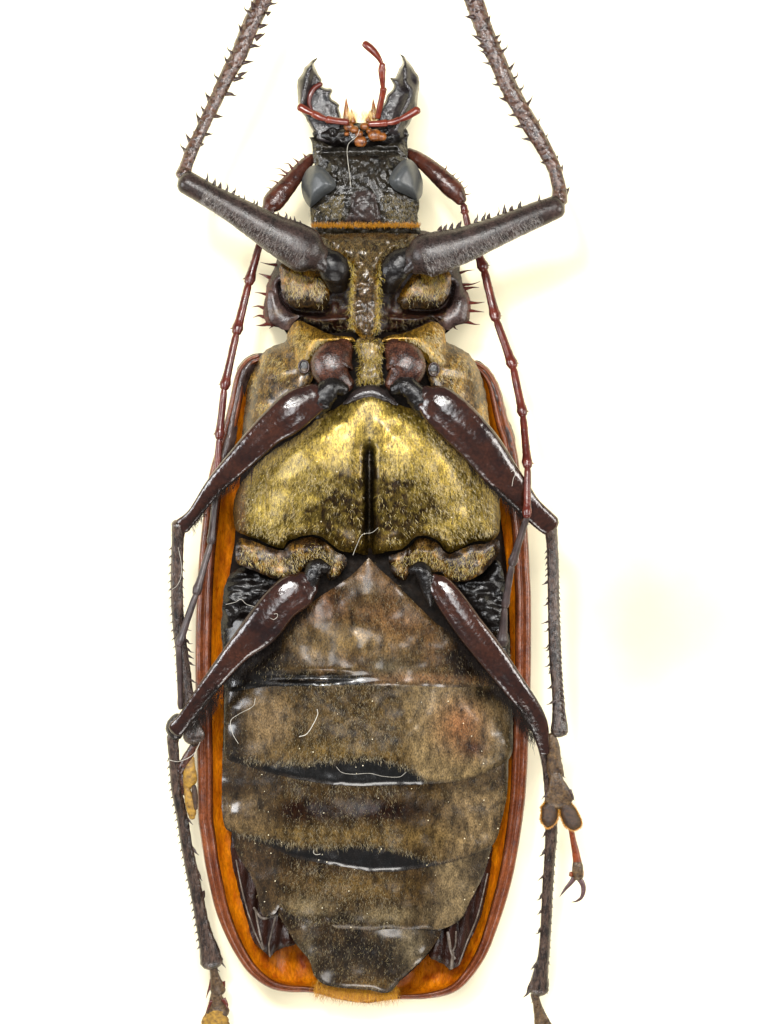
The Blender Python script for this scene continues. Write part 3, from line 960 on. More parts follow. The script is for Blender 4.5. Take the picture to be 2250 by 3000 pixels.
# breathing holes beside the middle legs
for cx, cy, m in ((890, 1074, 1), (1271, 1082, -1)):
    ring = [(cx + 15 * math.cos(a) * m, cy + 19 * math.sin(a), 380 + 0 * a, 2.6, 2.6) for a in np.linspace(0, 2 * math.pi, 18)]
    o = tube('spiracle', ring, M['coxa'], beetle, sides=9, step=5)
    tube('valve', [(cx - 5 * m, cy + 9, 376, 5, 4), (cx + 3 * m, cy + 12, 378, 6, 4), (cx + 7 * m, cy + 7, 376, 3, 3)], M['vein'], o, sides=10, step=4)
    plate('opening', [(cx + 15 * math.cos(a), cy + 19 * math.sin(a)) for a in np.linspace(0, 2 * math.pi, 12, endpoint=False)], M['black'], o, 374, 2, 10, res=6, skirt=20)

# ---- prothorax
SLIT = [curve(c, 5)[:, :2] for c in ([(825, 835), (831, 868), (845, 892), (865, 906), (895, 912), (935, 914), (952, 914)], [(1321, 840), (1317, 868), (1304, 892), (1282, 906), (1250, 910), (1215, 908), (1195, 906)],
                                     [(845, 974), (856, 952), (880, 938), (910, 952), (960, 974), (1030, 986)], [(1300, 966), (1288, 950), (1262, 940), (1230, 954), (1190, 972), (1130, 984)])]


def slit(x, y, w=10):
    return sum(np.exp(-(dist(x, y, c, False) / w) ** 2) for c in SLIT)


def pro_t(x, y, d):
    a = np.abs(x - 1080)
    e = sstep(60 - d, 0, 40)
    return mixc((1, 1, 1), (sstep(a, 270, 300), (1.35, .35, .3)))


PRO, sp = plate('pronotum', [(850, 690), (905, 676), (1080, 670), (1240, 676), (1300, 700), (1345, 760), (1348, 800), (1352, 812), (1358, 835), (1366, 850), (1374, 866), (1379, 897), (1377, 928), (1372, 942), (1340, 954),
                             (1315, 968), (1300, 980), (1080, 992), (845, 980), (826, 962), (790, 953), (775, 937), (772, 907), (776, 877), (781, 837), (790, 812), (806, 780), (815, 740)],
                M['pronotum'], beetle, 188, 40, 60, res=7, skirt=90, tint=pro_t, extra=lambda x, y, d: 5 * vnoise(x, y, 60, 16) - 90 * slit(x, y) * np.clip(d / 10, 0, 1))
for b, t in (((810, 776), (764, 767)), ((788, 812), (753, 801)), ((778, 862), (741, 856)), ((773, 902), (733, 900)), ((776, 929), (741, 931)), ((786, 948), (752, 954)),
             ((1346, 800), (1394, 791)), ((1360, 834), (1406, 824)), ((1364, 846), (1410, 842)), ((1374, 887), (1423, 885)), ((1376, 910), (1416, 914)), ((1372, 944), (1407, 950)),
             ((800, 953), (790, 964)), ((1330, 957), (1342, 966))):
    spine(PRO, M['spine'], b, t, 186, 180, r=6.5 if abs(b[0] - t[0]) > 20 else 4, bend=.05)
for rx, ex in ((812, -1), (1345, 1)):
    pass

# dark hollow behind the front hips
REC, sr = plate('coxal_cavity', [(836, 880), (860, 915), (880, 935), (921, 955), (969, 978), (1040, 990), (1120, 990), (1190, 976), (1240, 962), (1285, 945), (1310, 905), (1320, 870), (1240, 860), (1150, 830), (1080, 800), (1010, 830), (920, 860)],
                M['recess'], beetle, 240, 8, 40, res=6, extra=lambda x, y, d: -90 * slit(x, y) + 8 * vnoise(x, y, 20, 17) + 30 * np.exp(-((y - 930 - .06 * np.abs(x - 1080)) / 11) ** 2) * (np.abs(x - 1080) > 60))
x, y = scatter(sr.poly, 1500)
hairs('fine_hair', REC, M['olivehair'], sr.z, x, y, np.full(len(x), DN), 12, 1.6, 4, .8)


def lobe_t(x, y, d):
    g = sstep(890 - y, 0, 55)
    return gloss(mixc((.30, .24, .20), (g * (.6 + .6 * vnoise(x, y, 20, 63)), (2.0, 1.4, .40))), np.full(len(x), .2))


for k, pts in enumerate(([(822, 775), (860, 770), (940, 790), (960, 830), (965, 880), (945, 908), (905, 900), (865, 902), (842, 886), (827, 858), (822, 820)],
                         [(1318, 800), (1280, 775), (1215, 800), (1185, 840), (1165, 880), (1180, 905), (1215, 902), (1260, 903), (1295, 890), (1312, 868), (1320, 840)])):
    o, s = plate('pleural_lobe', pts, M['down_plate'], beetle, 292, 13, 36, res=6, skirt=70, tint=lobe_t, extra=lambda x, y, d: 3 * vnoise(x, y, 24, 18))
    x, y = scatter(s.poly, 600, lambda x, y: .08 + .92 * sstep(882 - y, 0, 40), 12)
    hairs('golden_hair', o, M['goldhair'], s.z, x, y, np.full(len(x), DN), 16, 1.9, 2, .35)

# margin below the lobes
for pts in ([(790, 850), (810, 862), (824, 894), (850, 916), (878, 926), (868, 936), (852, 958), (838, 968), (815, 958), (792, 940), (784, 890)],
            [(1360, 870), (1338, 872), (1322, 898), (1296, 916), (1266, 924), (1280, 938), (1298, 962), (1312, 966), (1338, 952), (1360, 940), (1370, 900)]):
    o, s = plate('pronotal_margin', pts, M['pronotum'], PRO, 232, 10, 30, res=6, skirt=60, tint=lambda x, y, d: mixc((1.15, 1.15, 1.1), (sstep(vnoise(x, y, 24, 61), .2, .6) * .6, (1.6, 1.5, .6))))

PS, sps = plate('prosternum', [(931, 688), (1000, 684), (1080, 682), (1170, 684), (1226, 690), (1200, 716), (1160, 744), (1120, 772), (1108, 800), (1109, 860), (1108, 930), (1100, 972), (1078, 993), (1052, 984), (1034, 960), (1028, 900),
                               (1032, 850), (1036, 800), (1030, 772), (985, 742), (950, 716)], M['down_plate'], beetle,
                lambda x, y: np.interp(y, [680, 720, 800, 900, 1000], [290, 322, 362, 392, 385]), 26, 28, res=7, skirt=110,
                tint=lambda x, y, d: mixc((.75, .68, .6), (sstep(14 - d, 0, 8) * (y > 730), (1.9, 1.45, .4)), (sstep(y, 800, 850) * sstep(d, 8, 16), (.55, .45, .42))),
                extra=lambda x, y, d: 7 * vnoise(x, y, 16, 19) + 4 * vnoise(x, y, 8, 20))
x, y = scatter(sps.poly, 800, lambda x, y: np.where(y < 790, .9, .35))
hairs('golden_hair', PS, M['olivehair'], sps.z, x, y, np.full(len(x), DN), 14, 1.8, 5, .7)
e = curve([(960, 730), (1000, 752), (1030, 776), (1034, 820), (1030, 870), (1028, 920), (1036, 965)], 2)
e2 = curve([(1200, 722), (1160, 746), (1122, 772), (1110, 805), (1110, 860), (1109, 920), (1102, 970)], 2)
for q in (e, e2):
    i = RNG.integers(0, len(q), 330)
    hairs('golden_hair', PS, M['goldhair'], lambda x, y: sps.z(x, y, np.full(len(x), 8.0)), q[i, 0] + RNG.normal(0, 4, 330), q[i, 1], np.full(330, DN), 16, 2.0, 4, .6)

# ---- neck and head
def head_h(x, y):
    return np.interp(y, [390, 440, 560, 660, 690], [205, 232, 250, 262, 262]) + 0 * x


HEAD, sh = plate('head', [(905, 402, 'c'), (930, 402), (958, 424), (1000, 432), (1080, 430), (1143, 420), (1166, 394), (1198, 391, 'c'), (1192, 418), (1195, 448), (1192, 475), (1210, 520), (1226, 560), (1228, 600), (1223, 642), (1232, 690), (1200, 694),
                          (1080, 690), (960, 694), (918, 688), (913, 650), (908, 606), (905, 570), (925, 520), (921, 477), (916, 456), (914, 420)], M['head'], beetle,
                 head_h, 46, 110, res=4.5, skirt=130,
                 extra=lambda x, y, d: 3.5 * vnoise(x, y, 14, 25) + 3.5 * np.sin((x + 10 * vnoise(x, y, 30, 34)) * .42) * sstep(y, 452, 470) * sstep(556 - y, 0, 30) * sstep(100 - np.abs(x - 1055), 0, 30) + 3 * vnoise(x, y, 8, 35) - 26 * np.exp(-((y - 445 + .03 * (x - 1050)) / 9) ** 2) * (np.abs(x - 1055) < 112) + 14 * np.exp(-((y - 428) / 7) ** 2) * (np.abs(x - 1055) < 112)
                 - 9 * np.exp(-((np.abs(x - 1068) - 28 - .17 * (y - 560)) / 6) ** 2) * sstep(y, 556, 580))
plate('gula', [(1022, 570), (1040, 556), (1068, 551), (1092, 556), (1106, 570), (1112, 605), (1126, 650), (1080, 656), (1008, 652), (1020, 610)], M['foreleg'], HEAD,
      lambda x, y: sh.z(x, y) - 3, 8, 30, res=5, skirt=4, extra=lambda x, y, d: 1.5 * vnoise(x, y, 12, 33))
# eyes
def dome_eye(pts, cx, cy):
    plate('eye', pts, M['eye'], HEAD, lambda x, y: 306 - 62 * (np.clip(np.abs(x - 1064) - 75, 0, 120) / 105) ** 1.6, 40, 34, res=5, skirt=60, power=2.2, rough_edge=0)


dome_eye([(921, 484), (946, 492), (965, 510), (980, 528), (984, 544), (976, 556), (945, 578), (918, 602), (908, 607), (893, 588), (884, 560), (883, 535), (892, 508), (906, 490)], 932, 543)
dome_eye([(1180, 470), (1201, 467), (1222, 487), (1236, 520), (1239, 548), (1236, 572), (1222, 588), (1206, 580), (1186, 570), (1156, 556), (1141, 536), (1141, 520), (1154, 496)], 1190, 530)
# golden fringe round the neck
x = RNG.uniform(912, 1230, 1300)
y = 664 + RNG.normal(0, 3, 1300) - .0006 * (x - 1080) ** 2 * 0
hairs('neck_fringe', HEAD, M['orangehair'], lambda x, y: sh.z(x, y) + 6, x, y, np.full(1300, -DN), 12, 2.0, 3, .3)
x, y = scatter(np.array([(908, 606), (1000, 640), (1010, 560), (985, 570), (940, 600), (912, 650)]), 500)
hairs('fine_hair', HEAD, M['olivehair'], sh.z, x, y, np.full(len(x), DN), 14, 1.6, 4, .5)
x, y = scatter(np.array([(1228, 600), (1223, 655), (1140, 655), (1115, 570), (1140, 560), (1200, 590)]), 600)
hairs('fine_hair', HEAD, M['olivehair'], sh.z, x, y, np.full(len(x), DN), 14, 1.6, 4, .5)

# jaws
MANL = [(932, 166, 'c'), (910, 180), (891, 201), (881, 223), (872, 234), (871, 259), (873, 283), (875, 310), (884, 330), (896, 345), (904, 363), (920, 389), (930, 412), (970, 420), (1004, 395), (1004, 377), (1001, 351), (998, 331), (993, 318), (996, 307, 'c'),
        (984, 298), (972, 290), (968, 281), (974, 268), (970, 260, 'c'), (949, 257), (940, 249), (943, 235, 'c'), (931, 213), (922, 189)]
MANR = [(1165, 155, 'c'), (1185, 167), (1204, 189), (1216, 208), (1226, 224), (1229, 250), (1225, 281), (1222, 312), (1207, 346), (1188, 380), (1178, 408), (1140, 418), (1112, 405), (1103, 360), (1106, 341), (1115, 322), (1127, 300), (1133, 278), (1149, 264), (1154, 250),
        (1148, 240), (1142, 228, 'c'), (1160, 225), (1166, 206), (1176, 189), (1178, 172)]
for pts, cx, ridge in ((MANL, 925, [(930, 172), (905, 205), (897, 240), (886, 290), (880, 315)]), (MANR, 1195, [(1170, 160), (1186, 205), (1188, 240), (1205, 270), (1175, 340), (1160, 380)])):
    rc = curve(ridge, 5)[:, :2]
    o, s = plate('mandible', pts, M['mandible'], beetle, 212, 20, 9, res=4, step=5, skirt=34,
                 extra=lambda x, y, d, rc=rc: 26 * np.exp(-(dist(x, y, rc, False) / 16) ** 2) * np.clip(d / 8, 0, 1) + 3 * vnoise(x, y, 20, 26))
# brown blade edge across the left jaw and pale inner face
tube('jaw_ridge', [(940, 246, 238, 7, 7), (921, 258, 240, 8, 8), (908, 280, 242, 8, 8), (906, 305, 242, 6, 6), (915, 325, 240, 4, 4)], M['spine'], beetle, sides=10, step=5)
# mouth parts
MEN, smn = plate('mentum', [(915, 392), (940, 372), (980, 362), (1020, 358), (1080, 362), (1140, 362), (1180, 368), (1195, 388), (1180, 410), (1150, 426), (1080, 434), (1000, 434), (955, 424)], M['black'], beetle, 215, 24, 30, res=5, skirt=60,
                 extra=lambda x, y, d: 10 * vnoise(x, y, 13, 27))
for (cx, cy, rx, ry) in ((1022, 372, 16, 14), (1038, 380, 14, 18), (1068, 370, 14, 15), (1052, 392, 13, 12), (1098, 396, 22, 18), (1118, 400, 16, 14), (1056, 414, 20, 12), (1082, 384, 10, 10), (1016, 392, 9, 14)):
    tube('labial_lobe', [(cx - rx * .3, cy, 244, rx * .8, ry), (cx + rx * .3, cy, 244, rx * .8, ry)], M['mouth'], MEN, sides=14, step=4, wob=.08, seed=int(cx))
for bx, by, tx, ty, r in ((1016, 352, 1014, 288, 12), (1096, 344, 1093, 290, 11), (1034, 356, 1030, 320, 10), (1078, 352, 1088, 322, 10)):
    tube('maxillary_lobe', [(bx, by, 236, r, 10), ((bx + tx) / 2, (by + ty) / 2, 236, r * .6, 7), (tx, ty, 236, 1, 1)], M['mouth'], MEN, sides=10, step=4)
n = 420
sx = np.where(RNG.uniform(0, 1, n) < .5, RNG.uniform(1010, 1046, n), RNG.uniform(1058, 1104, n))
hairs('mouth_brush', MEN, M['palehair'], lambda x, y: np.full(len(x), 240.0), sx, np.full(n, 352.0) + RNG.normal(0, 6, n), np.full(n, -DN) + (sx - 1053) * -.004, 34, 1.3, 5, .25)


def palp(segs):
    o = None
    for s_ in segs:
        t = tube('palp' if o is None else 'palp_segment', s_, M['palp'], beetle if o is None else o, sides=12, step=4, wob=.05, seed=3)
        o = o or t


palp([[(1016, 357, 258, 10, 9), (985, 354, 260, 10, 9), (960, 350, 262, 11, 10)], [(956, 349, 262, 7, 7), (936, 342, 262, 11, 9), (920, 334, 260, 11, 9)], [(916, 332, 260, 7, 7), (898, 324, 258, 11, 8), (880, 314, 256, 12, 8)]])
palp([[(1084, 363, 258, 9, 9), (1112, 362, 260, 10, 9), (1130, 360, 262, 11, 10)], [(1134, 360, 262, 7, 7), (1150, 358, 262, 9, 8), (1166, 352, 260, 10, 9)], [(1170, 351, 260, 7, 7), (1190, 342, 258, 11, 8), (1222, 323, 256, 12, 8)]])
palp([[(1107, 343, 250, 8, 8), (1113, 312, 262, 9, 9), (1120, 280, 274, 9, 9), (1123, 262, 280, 10, 10)], [(1122, 258, 281, 6, 6), (1120, 232, 288, 9, 9), (1119, 205, 294, 11, 10), (1120, 190, 296, 9, 9)],
      [(1117, 183, 297, 6, 6), (1110, 170, 300, 8, 8), (1096, 152, 302, 11, 10), (1080, 137, 302, 12, 11), (1070, 129, 300, 11, 10)]])

# ---- antennae
def antenna(scape_pts, joints, scape_spines, mats):
    a = empty('antenna', (0, 0, 0), beetle)
    tube('scape', scape_pts, M['scape'], a, sides=18, step=7, wob=.03, seed=4)
    for b, t, h in scape_spines:
        spine(a, M['spine'], b, t, h, r=4.5)
    for i in range(len(joints) - 1):
        p, q = joints[i], joints[i + 1]
        dx, dy = q[0] - p[0], q[1] - p[1]
        bend = p[5] if len(p) > 5 else 0
        L = math.hypot(dx, dy)
        nx, ny = -dy / L, dx / L
        r0, r1 = p[3], q[3]
        pts = []
        for t, k in ((.02, .62), (.12, .8), (.5, .86), (.8, .98), (.92, 1.22), (.985, 1.05)):
            r = (r0 * (1 - t) + r1 * t) * k
            b = bend * math.sin(math.pi * t)
            pts.append((p[0] + dx * t + nx * b, p[1] + dy * t + ny * b, p[2] + (q[2] - p[2]) * t, r, r * .95))
        seg = tube('antenna_segment', pts, M[mats[min(i, len(mats) - 1)]], a, sides=12, step=7, wob=.05, seed=i)
        if i < 7 and L > 60:
            sgn = -1 if q[0] < 1100 else 1
            e = (q[0] - dx / L * 12, q[1] - dy / L * 12)
            spine(a, M['antenna'], (e[0] + sgn * r1 * .9, e[1]), (e[0] + sgn * (r1 + 8), e[1] + 3), p[2] + (q[2] - p[2]) * .93, r=4)
    return a


antenna([(912, 464, 190, 15, 15), (890, 486, 205, 20, 19), (850, 535, 225, 26, 24), (815, 575, 235, 31, 28), (796, 598, 238, 30, 27), (786, 612, 238, 20, 20)],
        [(786, 622, 236, 13), (765, 700, 236, 13), (729, 828, 238, 14), (693, 974, 262, 14), (657, 1136, 285, 13, 3), (642, 1282, 292, 12), (632, 1450, 296, 12), (618, 1590, 300, 11), (575, 1738, 318, 12, -4), (523, 1890, 322, 12, 4), (529, 2076, 292, 7, 16)],
        [((834, 504), (805, 494), 225), ((842, 518), (812, 512), 228), ((820, 540), (790, 530), 232), ((800, 560), (775, 550), 235), ((855, 492), (832, 478), 220), ((790, 590), (770, 580), 236), ((872, 474), (852, 462), 215), ((894, 458), (886, 450), 205)],
        ['antenna', 'antenna', 'antenna', 'antenna', 'antenna', 'antenna', 'antenna_grey', 'antenna_grey', 'antenna_grey', 'antenna_grey'])
antenna([(1198, 448, 190, 15, 15), (1225, 464, 205, 20, 19), (1270, 500, 225, 26, 24), (1310, 538, 235, 29, 26), (1335, 562, 238, 28, 25), (1350, 586, 238, 18, 18)],
        [(1358, 600, 236, 13), (1362, 622, 236, 11), (1378, 690, 232, 12), (1417, 786, 236, 15), (1453, 934, 262, 14), (1503, 1073, 300, 14), (1532, 1214, 340, 13), (1546, 1366, 390, 13), (1544, 1512, 420, 12), (1500, 1652, 352, 12), (1479, 1776, 318, 11), (1471, 1885, 292, 16)],
        [((1298, 500), (1308, 484), 230), ((1318, 518), (1340, 505), 235), ((1330, 530), (1352, 517), 236), ((1340, 540), (1364, 526), 236), ((1350, 554), (1376, 543), 236), ((1356, 570), (1384, 567), 236), ((1262, 478), (1272, 470), 222)],
        ['antenna', 'antenna', 'antenna', 'antenna', 'antenna', 'antenna', 'antenna', 'antenna', 'antenna_grey', 'antenna_grey', 'antenna_grey'])


# ---- legs
def z2(u, v):   # window used for the left front leg
    return 480 + u / 2.698, v / 2.698


def z3(u, v):
    return 1180 + u / 2.698, v / 2.698


def tri_sec(a, t):
    return 1 + .06 * math.cos(3 * a) + .03 * math.cos(7 * a + t * 9)


# front legs
fl = empty('foreleg', (0, 0, 0), beetle)
tube('femur', [(926, 752, 372, 44, 40), (900, 738, 384, 66, 50), (862, 715, 392, 66, 50), (810, 688, 396, 57, 46), (762, 660, 398, 50, 42), (700, 622, 398, 43, 38), (640, 588, 394, 37, 34), (580, 553, 388, 35, 32), (548, 535, 384, 35, 32)], M['foreleg'], fl, sides=26, step=9, wob=.02, seed=1)
tube('tibia', [(540, 512, 372, 24, 22), (543, 497, 368, 20, 20), (556, 460, 364, 19, 18), (565, 437, 360, 19, 18), (595, 372, 354, 18, 17), (626, 308, 350, 19, 18), (667, 222, 345, 22, 20), (700, 163, 340, 24, 22), (728, 93, 336, 25, 22), (754, 37, 332, 26, 23), (780, -20, 330, 26, 23)], M['tibia'], fl, sides=20, step=7, wob=.06, seed=2, sec=tri_sec)
for b, t in (((670, 95), (635, 45)), ((612, 235), (590, 185)), ((600, 310), (590, 280)), ((530, 410), (495, 355)), ((505, 490), (483, 438)), ((482, 545), (470, 520)), ((425, 620), (397, 568)), ((352, 770), (330, 725)),
             ((312, 870), (292, 825)), ((277, 940), (258, 885)), ((192, 1090), (172, 1045)), ((242, 1055), (228, 1030)), ((157, 1175), (135, 1130)), ((850, 30), (900, 10)), ((795, 200), (832, 188)), ((765, 280), (802, 260)),
             ((720, 362), (768, 355)), ((665, 490), (720, 480)), ((630, 580), (668, 564)), ((600, 620), (642, 612)), ((535, 745), (580, 748)), ((430, 920), (472, 925)), ((355, 1060), (392, 1053)), ((300, 1140), (322, 1135)), ((700, 30), (690, 0)), ((835, 100), (850, 90))):
    spine(fl, M['darkspine'], z2(*b), z2(*t), 345, 345, r=5.5, bend=-.1 if b[0] > t[0] else .1)
for b, t in (((340, 1425), (340, 1360)), ((400, 1445), (405, 1405)), ((445, 1465), (450, 1440)), ((495, 1512), (497, 1445)), ((550, 1525), (562, 1470)), ((635, 1585), (640, 1530)), ((712, 1615), (710, 1572)), ((735, 1620), (735, 1570)), ((965, 1725), (960, 1680)), ((1035, 1750), (1030, 1710)),
             ((905, 1700), (900, 1665)), ((1000, 1735), (1000, 1705)), ((1080, 1770), (1075, 1740)), ((860, 1680), (855, 1650)), ((590, 1560), (592, 1535))):
    spine(fl, M['darkspine'], z2(*b), z2(*t), 392, 400, r=5, bend=.05)
tube('coxa', [(990, 838, 330, 30, 24), (985, 800, 356, 44, 34), (968, 770, 366, 42, 34), (950, 752, 366, 30, 26)], M['black'], fl, sides=20, step=6, wob=.07, seed=5)
tube('trochanter', [(958, 790, 378, 16, 14), (938, 768, 388, 24, 20), (922, 750, 392, 22, 20)], M['smooth'], fl, sides=16, step=5, wob=.06, seed=6)

fr = empty('foreleg', (0, 0, 0), beetle)
tube('femur', [(1218, 762, 372, 44, 38), (1245, 750, 384, 64, 50), (1290, 738, 392, 62, 48), (1350, 720, 396, 54, 44), (1402, 700, 398, 49, 42), (1470, 672, 398, 43, 38), (1532, 646, 394, 40, 36), (1590, 622, 390, 37, 33), (1628, 607, 386, 34, 32)], M['foreleg'], fr, sides=26, step=9, wob=.02, seed=3)
tube('tibia', [(1640, 585, 378, 24, 22), (1640, 556, 370, 21, 20), (1630, 510, 364, 20, 19), (1617, 474, 360, 21, 20), (1569, 389, 354, 25, 22), (1525, 315, 350, 25, 22), (1491, 252, 345, 26, 23), (1462, 185, 340, 25, 22), (1434, 122, 336, 26, 23), (1413, 67, 332, 26, 23), (1391, 0, 330, 29, 24), (1383, -24, 330, 29, 24)], M['tibia'], fr, sides=20, step=7, wob=.06, seed=4, sec=tri_sec)
for b, t in (((750, 290), (775, 255)), ((760, 340), (775, 310)), ((795, 400), (826, 346)), ((860, 530), (888, 488)), ((880, 620), (908, 570)), ((930, 710), (957, 667)), ((990, 820), (1028, 758)), ((1065, 975), (1090, 926)), ((1130, 1090), (1153, 1044)), ((1215, 1262), (1228, 1212)), ((1255, 1332), (1268, 1290)), ((690, 235), (706, 200)), ((680, 150), (690, 108)), ((1300, 1505), (1318, 1480)),
             ((522, 132), (490, 128)), ((582, 292), (538, 270)), ((612, 360), (580, 350)), ((642, 412), (600, 393)), ((682, 502), (628, 490)), ((752, 667), (698, 656)), ((740, 622), (715, 615)), ((807, 782), (755, 770)), ((877, 907), (820, 903)), ((922, 997), (868, 992)), ((977, 1097), (930, 1088)), ((1107, 1282), (1085, 1275))):
    spine(fr, M['darkspine'], z3(*b), z3(*t), 345, 345, r=5.5, bend=.1 if b[0] < t[0] else -.1)
for b, t in (((1078, 1592), (1075, 1530)), ((925, 1622), (925, 1580)), ((805, 1660), (805, 1612)), ((752, 1702), (755, 1635)), ((640, 1722), (650, 1666)), ((580, 1740), (588, 1690)), ((450, 1770), (460, 1745)), ((390, 1780), (398, 1755)), ((340, 1790), (348, 1768)), ((680, 1705), (682, 1672)), ((860, 1645), (862, 1620)), ((300, 1800), (306, 1780))):
    spine(fr, M['darkspine'], z3(*b), z3(*t), 392, 400, r=5, bend=.05)
tube('coxa', [(1140, 840, 330, 28, 24), (1150, 800, 356, 42, 34), (1176, 766, 366, 40, 32), (1200, 748, 366, 28, 24)], M['black'], fr, sides=20, step=6, wob=.07, seed=7)
tube('trochanter', [(1190, 792, 378, 14, 14), (1212, 772, 388, 22, 20), (1224, 758, 392, 22, 20)], M['smooth'], fr, sides=16, step=5, wob=.06, seed=8)
# tiny bristles giving the front thighs their nap
for leg, line, w in ((fl, [(905, 738), (810, 688), (700, 622), (600, 565)], 54), (fr, [(1240, 752), (1350, 720), (1470, 672), (1580, 626)], 52)):
    c = curve(line, 2)[:, :2]
    i = RNG.integers(0, len(c), 1800)
    tg = np.gradient(c, axis=0)
    tg /= np.linalg.norm(tg, axis=1)[:, None]
    u = RNG.uniform(-.95, .95, 1800)
    ww = np.interp(i / len(c), [0, 1], [w, 32])
    x = c[i, 0] - tg[i, 1] * u * ww
    y = c[i, 1] + tg[i, 0] * u * ww
    q = i / len(c)
    hh = np.interp(q, [0, .2, .5, 1], [385, 394, 398, 391]) + np.interp(q, [0, .1, .45, 1], [50, 50, 42, 32]) * np.sqrt(1 - u * u)
    hmap = hh.copy()
    hairs('fine_hair', leg, M['greyhair'], lambda a, b, hmap=hmap: hmap + .5, x, y, np.full(1800, DN) + (.5 if leg is fl else -.4), 15, 1.5, 3, .25)


def leg_bristles(leg, edge, n, mat, h, ang, length=18, width=2.2, spread=8):
    c = curve(edge, 3)[:, :2]
    i = RNG.integers(0, len(c), n)
    hairs('fringe_hair', leg, M[mat], lambda a, b: np.full(len(a), float(h)), c[i, 0] + RNG.normal(0, spread, n), c[i, 1] + RNG.normal(0, spread, n), np.full(n, ang), length, width, 4, .4)


def ridge_sec(a, t):
    # flattened thigh: keel along the upper edge, a furrow beside it, a second low ridge
    k = math.sin(math.pi * min(1, .12 + t)) ** .5 if t < .9 else .4
    q = (abs(math.cos(a)) ** 2.8 + abs(math.sin(a)) ** 2.8) ** (-1 / 2.8)
    return (q - .15 * k * math.exp(-((a - FURROW) / .2) ** 2) + .05 * k * math.exp(-((a - FURROW - .45) / .2) ** 2)
            + .05 * k * math.exp(-((a - FURROW + .5) / .22) ** 2))


FURROW = 1.15
# middle legs
ml = empty('midleg', (0, 0, 0), beetle)
tube('coxa', [(1010, 1018, 372, 30, 26), (985, 1045, 392, 56, 36), (972, 1076, 400, 62, 38), (985, 1104, 396, 48, 32), (1015, 1128, 386, 26, 24)], M['coxa'], ml, sides=24, step=6, wob=.04, seed=9)
tube('trochanter', [(1008, 1142, 412, 18, 16), (978, 1134, 424, 30, 24), (950, 1156, 428, 34, 26), (934, 1190, 424, 32, 24), (930, 1216, 414, 16, 14)], M['black'], ml, sides=18, step=5, wob=.16, seed=10)
tube('femur', limb([(922, 1122), (867, 1136), (822, 1171), (756, 1240), (683, 1323), (620, 1399), (560, 1490), (524, 1518)], [(920, 1212), (905, 1228), (848, 1278), (797, 1306), (746, 1352), (683, 1408), (620, 1468), (548, 1560)], [432, 440, 434, 424, 410, 395, 375, 352], .5), M['femur'], ml, sides=26, step=9, sec=ridge_sec)
tube('tibia', [(524, 1540, 342, 24, 22), (521, 1562, 336, 20, 20), (519, 1600, 330, 18, 17), (517, 1708, 312, 18, 16), (521, 1817, 296, 18, 16), (530, 1900, 286, 18, 16), (540, 1975, 280, 18, 16), (549, 2052, 275, 19, 16), (559, 2118, 272, 24, 18), (568, 2156, 270, 33, 20)], M['hindtibia'], ml, sides=18, step=8, wob=.05, seed=11, sec=tri_sec, cap=(True, True))
for yy in (1845, 1882, 1907, 1927, 1947, 1998, 2036):
    xx = np.interp(yy, [1800, 2040], [538, 568])
    spine(ml, M['darkspine'], (xx, yy - 4), (xx + 17, yy + 4), 285, 285, r=4)
for yy in np.arange(1610, 2120, 24):
    xx = np.interp(yy, [1600, 1708, 1817, 1975, 2118], [502, 500, 504, 522, 536])
    spine(ml, M['darkspine'], (xx, yy - 4), (xx - 7, yy + 3), np.interp(yy, [1600, 2118], [328, 272]), r=3)
for yy in np.arange(1640, 1840, 26):
    spine(ml, M['darkspine'], (534, yy), (542, yy + 8), np.interp(yy, [1600, 2118], [328, 272]), r=3)
tube('tarsal_segment', [(572, 2140, 262, 20, 16), (566, 2160, 262, 22, 16), (570, 2176, 262, 14, 12)], M['black'], ml, sides=12, step=5, wob=.1, seed=12)
tube('tarsal_segment', [(569, 2180, 248, 10, 9), (556, 2206, 244, 13, 11), (538, 2240, 238, 15, 13), (528, 2260, 234, 12, 11)], M['coxa'], ml, sides=12, step=5, wob=.05, seed=13)
tube('tarsal_pad', [(562, 2222, 240, 8, 8), (556, 2250, 240, 17, 12), (556, 2284, 236, 21, 14), (548, 2306, 232, 12, 10)], M['padgold'], ml, sides=14, step=5, wob=.06, seed=14)
tube('tarsal_pad', [(534, 2262, 226, 9, 9), (536, 2296, 226, 10, 10), (538, 2324, 222, 8, 8)], M['coxa'], ml, sides=12, step=5, wob=.06, seed=15)
tube('tarsal_pad', [(548, 2312, 236, 9, 8), (555, 2345, 234, 14, 10), (562, 2380, 230, 13, 10), (563, 2394, 228, 9, 8)], M['padgold'], ml, sides=14, step=5, wob=.06, seed=16)
tube('tarsal_pad', [(568, 2304, 240, 7, 7), (571, 2335, 238, 9, 8), (572, 2368, 234, 7, 7)], M['pad'], ml, sides=12, step=5, wob=.08, seed=17)
leg_bristles(ml, [(905, 1228), (848, 1278), (797, 1306), (746, 1352), (690, 1404), (620, 1468), (560, 1545)], 900, 'darkhair', 415, 2.0, 22, 3.0, 7)
for b, t in (((800, 1303), (796, 1322)), ((752, 1345), (738, 1378)), ((740, 1362), (726, 1396)), ((738, 1370), (735, 1422)), ((678, 1410), (672, 1440)), ((640, 1452), (632, 1476))):
    spine(ml, M['darkspine'], b, t, 405, 395, r=5)

